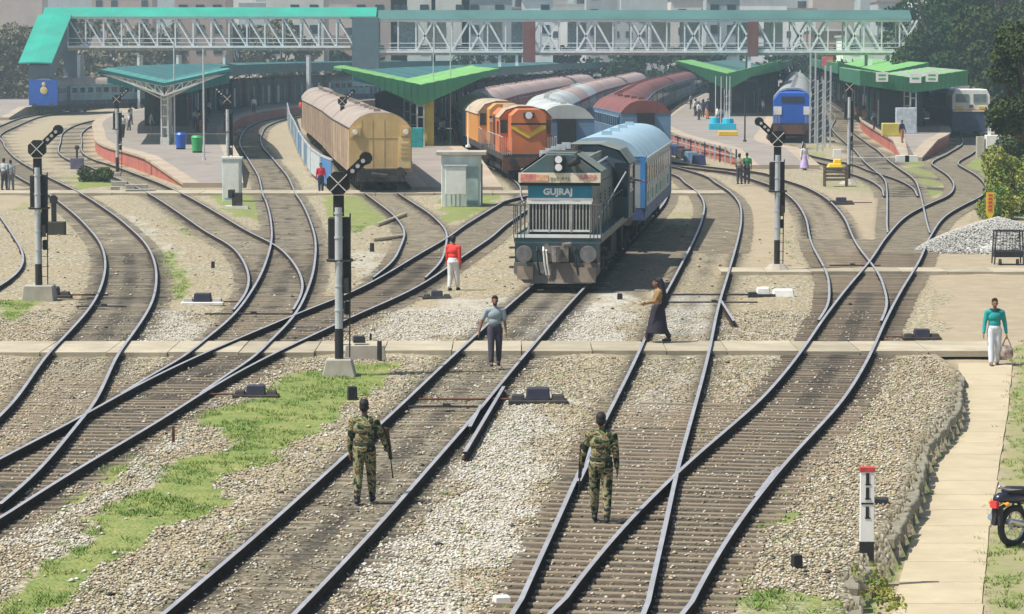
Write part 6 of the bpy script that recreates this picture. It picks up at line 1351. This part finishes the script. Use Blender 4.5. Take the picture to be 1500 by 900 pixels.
person('leftmost of the two people walking on the dirt at the left edge', 6, 279, -.17, 1.68, 160, mat('pale_shirt', (.38, .42, .44), .9), tgrey, 'short', .12, vox=.02)
person('right of the two people walking on the dirt at the left edge', 16, 279, -.17, 1.6, 175, mat('dull_grey_shirt', (.26, .3, .33), .9), mat('grey_trousers', (.16, .18, .2), .9), 'short', .14, vox=.02)
person('person in a crimson top beside the blue sheet fence', 470, 283, -.17, 1.55, 20, mat('crimson_top', (.5, .03, .07), .9), navy, 'long', .06, vox=.02)
person('person in dark clothes, left of two walking up the middle platform', 1029, 172, .84, 1.65, 180, tgrey, tgrey, 'long', .14, vox=.022)
person('person in dark clothes, right of two walking up the middle platform', 1037, 170, .84, 1.7, 170, navy, tgrey, 'long', .14, vox=.022)
person('person in blue near the grey kiosk at the tip of the right platform', 1321, 209, .84, 1.55, 40, navy, mat('orange_cloth', (.5, .2, .06), .9), 'long', .1, vox=.02)
for i, (px, py) in enumerate(((372, 166), (300, 196), (222, 196), (440, 172), (648, 208), (666, 205), (1012, 160))):
    person(['person waiting far along the left platform under the teal canopy', 'person standing in the shade behind the blue bin', 'person in white squatting place by the canopy column', 'person standing where the left platform curves away', 'person in the shade beneath the bright green canopy', 'second person in the shade beneath the bright green canopy', 'distant person by the edge of the middle platform'][i], px, py, .84, 1.65, 40 * i, [white, navy, sgrey, MATS['red_shirt']][i % 4], tgrey, 'long', .1, vox=.024)
crowd = [o for o in C.objects if o.parent is None and o.name.startswith('person') and ('waiting far' in o['label'] or 'distant person' in o['label'] or 'leftmost of the two' in o['label'] or 'person in blue near' in o['label'])]
rc = random.Random(4); folk = []; NTH = ['first', 'second', 'third', 'fourth', 'fifth', 'sixth', 'seventh', 'eighth', 'ninth', 'tenth', 'eleventh', 'twelfth', 'thirteenth', 'fourteenth', 'fifteenth', 'sixteenth']
for i in range(64):
    P_c, y0, y1, w = [(pA, 225, 420, 3.6), (pB, 212, 330, 3.4), (pC, 262, 420, 4), (pD, 246, 400, 2.8)][i % 4]; y = y0 + (y1 - y0) * rc.random()**1.5; Pn = np.array(P_c, float)
    x = float(np.interp(y, Pn[:, 0], Pn[:, 1])) + rc.choice([-1, 1]) * rc.uniform(.62, .95) * w
    folk.append((i % 4, y, x))
nth = {}
for pi, y, x in sorted(folk):
    nth[pi] = nth.get(pi, 0) + 1
    dup(rc.choice(crowd), (x, y, .84), rc.uniform(0, 6.28), 'small figure under the %s canopies, %s from the near end' % (['left platform', 'platform B', 'middle platform', 'right platform'][pi].replace('platform B', 'bright green platform'), NTH[nth[pi] - 1]), 'passengers waiting under the canopies')
bpy.context.view_layer.update(); X0 = lc.matrix_world @ Vector((1.28, 12.2, 1.55))
dr, _, _ = person('driver leaning out of the side window of the grey-green locomotive', 0, 0, X0.z, 1.7, 60, mat('driver_shirt', (.3, .36, .4), .9), tgrey, 'short', .02, (60, 20), (55, 25), .016, loc=(X0.x, X0.y), spreadL=30)

bpy.data.scenes.remove(EVS)
# ------------------------------------------------------------------ trees, hedge, hillside, city
def leaf_mesh(nm, blobs, nleaf, size, m, seed):
    r_ = np.random.default_rng(seed); w = np.array([b_[3] * b_[4] * b_[5] for b_ in blobs]); w = w**.7; w = w / w.sum(); idx = r_.choice(len(blobs), nleaf, p=w); bl = np.array(blobs)[idx]
    d = r_.normal(size=(nleaf, 3)); d /= np.linalg.norm(d, axis=1)[:, None]; rad = .62 + .42 * r_.random(nleaf)**.6; p = bl[:, :3] + d * bl[:, 3:6] * rad[:, None]
    u = r_.normal(size=(nleaf, 3)); u /= np.linalg.norm(u, axis=1)[:, None]; v = np.cross(u, d + .6 * r_.normal(size=(nleaf, 3))); v /= np.linalg.norm(v, axis=1)[:, None] + 1e-9
    s = size * (.6 + .8 * r_.random(nleaf))[:, None]; V_ = np.stack([p - u * s, p + v * s * .6, p + u * s, p - v * s * .6], 1).reshape(-1, 3)
    me = bpy.data.meshes.new(nm); me.vertices.add(len(V_)); me.vertices.foreach_set('co', V_.ravel()); f = np.arange(nleaf * 4)
    me.loops.add(len(f)); me.loops.foreach_set('vertex_index', f); me.polygons.add(nleaf); me.polygons.foreach_set('loop_start', np.arange(0, nleaf * 4, 4)); me.polygons.foreach_set('loop_total', np.full(nleaf, 4)); me.update(calc_edges=True); me.materials.append(m); return me
def tree(label, X, Y, H, Wd, m, nleaf, size, seed, base=.25, nblob=14, zb=-.2, group='trees'):
    r = thing('tree', label, 'tree', (X, Y, zb), 0, group); rr = random.Random(seed); q = MB(); tw = H * .03
    q.cyl((0, 0, 0), (.1, .1, H * .45), tw, tw * .6, 9); bl = []
    for k in range(nblob):
        a = rr.uniform(0, 6.28); t = rr.uniform(base, .93); rad = Wd * .5 * math.sqrt(max(.05, 1 - abs((t - .55) / .55)**2)) * rr.uniform(.35, .85); c = Vector((rad * math.cos(a), rad * math.sin(a), H * t)); s = Wd * rr.uniform(.13, .24); bl.append((c.x, c.y, c.z, s, s, s * .75))
        q.tube([Vector((.1, .1, H * .3 + H * .12 * rr.random())), c * .6 + Vector((0, 0, H * .2)) * .4, c], tw * .3, 5)
    part('trunk', q, bark, r); link('crown', leaf_mesh('crown', bl, nleaf, size, m, seed), r); return r
tl = ['tall dark tree left of the group', 'dark tree rising above the right platform', 'broad dark tree behind the cream locomotive', 'dark tree at the top right', 'big tree at the top right corner', 'shaded tree behind the canopy end', 'dark tree low behind the cream locomotive', 'tree at the far right behind the hedge', 'tree farther back above the dark ones', 'dense tree filling the gap at the top right', 'tree leaning over the right platform coaches', 'tree just left of the top right corner']
for i, (px, Y, H, w) in enumerate(((1345, 395, 16, 12), (1372, 380, 19, 12), (1400, 350, 17, 12), (1432, 345, 20, 13), (1478, 330, 20, 14), (1372, 330, 9, 9), (1420, 320, 10, 10), (1485, 290, 11, 11), (1455, 420, 24, 16), (1500, 360, 20, 14), (1355, 430, 20, 14), (1460, 300, 12, 10))):
    tree(tl[i], XY(px, Y, 8), Y, H, w, leaf_dark if i % 2 == 0 else leaf_mid, 9000, .24, 30 + i, base=.12, group='dark trees at the top right')
tree('nearer dark leafy tree at the right edge above the bright hedge', XY(1512, 150, 5), 150, 8.8, 4.6, leaf_mid, 16000, .10, 77, base=.45, nblob=22)
tree('small dark tree at the right edge just above the hedge', XY(1508, 170, 5), 170, 6.6, 3.6, leaf_mid, 12000, .10, 78, base=.3, nblob=16)
def hedge(label, px, py, w, h, m, n_, sz, seed):
    X, Y = W(px, py, -.18); r = thing('shrub', label, 'shrub', (X, Y, -.18), 0, 'shrubs at the right edge'); rr = random.Random(seed); bl = [(rr.uniform(-w / 2, w / 2), rr.uniform(-1.2, 1.2), rr.uniform(.1, h * .8), w * .2, 1.0, h * .24) for _ in range(16)]
    q = MB()
    for b_ in bl[:8]: q.tube([Vector((b_[0] * .4, b_[1] * .4, 0)), Vector(b_[:3])], .03, 5)
    part('stems', q, bark, r); link('leaves', leaf_mesh('leaves', bl, n_, sz, m, seed), r)
hedge('large bright yellow-green shrub at the right edge behind the gravel heap', 1502, 316, 3.0, 3.2, leaf_bright, 16000, .07, 5)
hedge('tall mid green shrub right of the white equipment cabinet', 1512, 262, 3.4, 3.0, leaf_mid, 9000, .09, 6)
hedge('bright shrub standing behind the yellow marker board', 1466, 322, 1.5, 1.6, leaf_bright, 5000, .06, 7)
hedge('green shrub between the cream locomotive and the edge', 1496, 222, 3.4, 2.6, leaf_mid, 8000, .10, 8)
hedge('dark green plants at the foot of the far left signal track', 142, 266, 1.8, .9, leaf_mid, 2500, .07, 9)
hedge('low weeds at the foot of the retaining wall', 1280, 872, .4, .2, leaf_bright, 500, .03, 10)
# hillside on the left, terrain far behind
q = MB(); nn = 30; vs = []; 
for j in range(12):
    for i in range(nn):
        x = -170 + i * 5; y = 430 + j * 12; vs.append((x, y, -1 + 13 * math.exp(-((x + 100) / 32)**2) * min(1, j / 5) + .8 * math.sin(x * .21 + j) + .6 * math.sin(x * .6)))
q.add(vs, [(j * nn + i, j * nn + i + 1, (j + 1) * nn + i + 1, (j + 1) * nn + i) for j in range(11) for i in range(nn - 1)]); q.sm = [True] * len(q.f)
struct('hillside', q, mat('dry_hill', (.22, .19, .13), .95, 0, .3, .12, bump=1, bscale=1, col2=(.32, .27, .2), grime=(.12, .14, .07), gscale=.1))
for i, (px, Y, H, w) in enumerate(((12, 420, 9, 12), (52, 425, 10, 10), (120, 430, 8, 9), (-10, 410, 12, 11))):
    tree(['dull tree on the hillside at the far left', 'dull tree beside the green stair roof', 'dull tree seen through the left end of the bridge', 'dull tree at the very left edge'][i], XY(px, Y, 8), Y, H, w, mat('leaf_olive', (.10, .10, .05), .8, 0, .4, .6, col2=(.18, .15, .09)), 4000, .3, 60 + i, base=.1, group='dull trees on the left hillside')
q = MB(); nn = 60; vs = []
for j in range(6):
    for i in range(nn):
        x = -500 + i * 17; y = 1150 + j * 60; vs.append((x, y, -2 + j * 7 + 5 * math.sin(i * .5 + j) + 3 * math.sin(i * 1.3)))
q.add(vs, [(j * nn + i, j * nn + i + 1, (j + 1) * nn + i + 1, (j + 1) * nn + i) for j in range(5) for i in range(nn - 1)]); struct('hills', q, mat('far_hill', (.14, .17, .12), .95, 0, .3, .02))
bc = [mat('wall_cream', (.62, .60, .54), .8, 0, .1, .3, grime=(.45, .42, .38), gscale=.3), mat('wall_white', (.74, .75, .74), .8, 0, .08, .3, grime=(.5, .5, .48), gscale=.3), mat('wall_pinkish', (.38, .30, .26), .8, 0, .12, .3), mat('wall_grey', (.34, .37, .38), .8, 0, .12, .3, grime=(.25, .26, .26)), mat('wall_blue', (.10, .24, .42), .7, 0, .12, .3), mat('wall_rust', (.28, .19, .15), .8, 0, .2, .3)]
bn = ['cream', 'white', 'pinkish', 'grey', 'blue', 'rust coloured']
wmq = MB(); wmq.box((0, 0, 0), (1.3, .12, 1.3)); wfar = wmq.mesh('window', shade_glass)
rb_ = random.Random(11); spots = []
px = 135; k = 0
while px < 1400:
    Y = rb_.choice([470, 520, 560, 620]); wpx = rb_.uniform(45, 95); w = wpx / FPX * Y; ci = rb_.choice([0, 1, 1, 3, 0, 2, 4, 1, 5, 3]) if px > 480 else rb_.choice([3, 3, 0, 2, 3, 5])
    H = rb_.uniform(8, 11) if rb_.random() < .25 else rb_.uniform(14.5, 20); spots.append((px, Y, w, H, ci)); px += wpx * rb_.uniform(.7, .95)
px = 0
while px < 1500:
    Y = rb_.uniform(700, 950); w = rb_.uniform(60, 110) / FPX * Y; spots.append((px, Y, w, rb_.uniform(20, 30), rb_.choice([0, 1, 3, 3, 2]))); px += 70
def where(px): return 'far left' if px < 150 else 'left' if px < 450 else 'left of centre' if px < 650 else 'middle' if px < 850 else 'right of centre' if px < 1100 else 'right'
seen = {}
ordn = ['first', 'second', 'third', 'fourth', 'fifth', 'sixth', 'seventh', 'eighth', 'ninth', 'tenth', 'eleventh', 'twelfth']
for px, Y, w, H, ci in spots:
    if 360 < px < 1500 or True:
        kk = (bn[ci], where(px), Y > 690); seen[kk] = seen.get(kk, 0) + 1
        lab = '%s %s building %s the footbridge at the %s, from the left' % (ordn[min(11, seen[kk] - 1)], bn[ci], 'far beyond' if Y > 690 else 'close behind', where(px))
        r = thing('building', lab, 'building', (XY(px + w / Y * FPX / 2, Y, 8), Y, -.3)); q = MB(); d = rb_.uniform(8, 14); q.bb(-w / 2, w / 2, 0, d, 0, H); part('wall', q, bc[ci], r)
        q = MB(); q.bb(-w / 2 - .3, w / 2 + .3, -.3, d + .3, H, H + .35); part('roof', q, bc[rb_.choice([3, 0, 5])], r)
        if rb_.random() < .5: q = MB(); q.cyl((w * .2, d / 2, H + .3), (w * .2, d / 2, H + 1.8), .9, .9, 12); part('water_tank', q, black, r)
        if Y < 690:
            z = 4.6
            while z < min(H - 1, 18):
                n_ = max(2, int(w / 2.6))
                for i in range(n_):
                    if rb_.random() < .8: o = link('window', wfar, r); o.location = (-w / 2 + w * (i + .5) / n_, -.02, z)
                z += 3.1
# dark undergrowth line between station and town
for i in range(22):
    px = 100 + i * 62; Y = 455 + (i * 37) % 60
    tree('dark bushy tree behind the station, number %s from the left' % (ordn + ['thirteenth', 'fourteenth', 'fifteenth', 'sixteenth', 'seventeenth', 'eighteenth', 'nineteenth', 'twentieth', 'twenty first', 'twenty second'])[i], XY(px, Y, 5), Y, 12.5 if px < 470 else 7.5, 10, MATS['leaf_olive'] if px < 470 else leaf_dark, 2600 if px < 470 else 1500, .45, 100 + i, base=.05, group='bushy trees behind the station')

# ------------------------------------------------------------------ haze
q = MB(); q.bb(-620, 620, -80, 1500, -1.6, 42)
hz = bpy.data.materials.new('haze'); hz.use_nodes = True; n = hz.node_tree; n.nodes.clear(); pv = n.nodes.new('ShaderNodeVolumePrincipled'); oo = n.nodes.new('ShaderNodeOutputMaterial')
pv.inputs['Color'].default_value = (.62, .84, 1.0, 1); pv.inputs['Density'].default_value = .00038; pv.inputs['Anisotropy'].default_value = .2; n.links.new(pv.outputs[0], oo.inputs['Volume'])
part('haze', q, hz, None, kind='stuff')
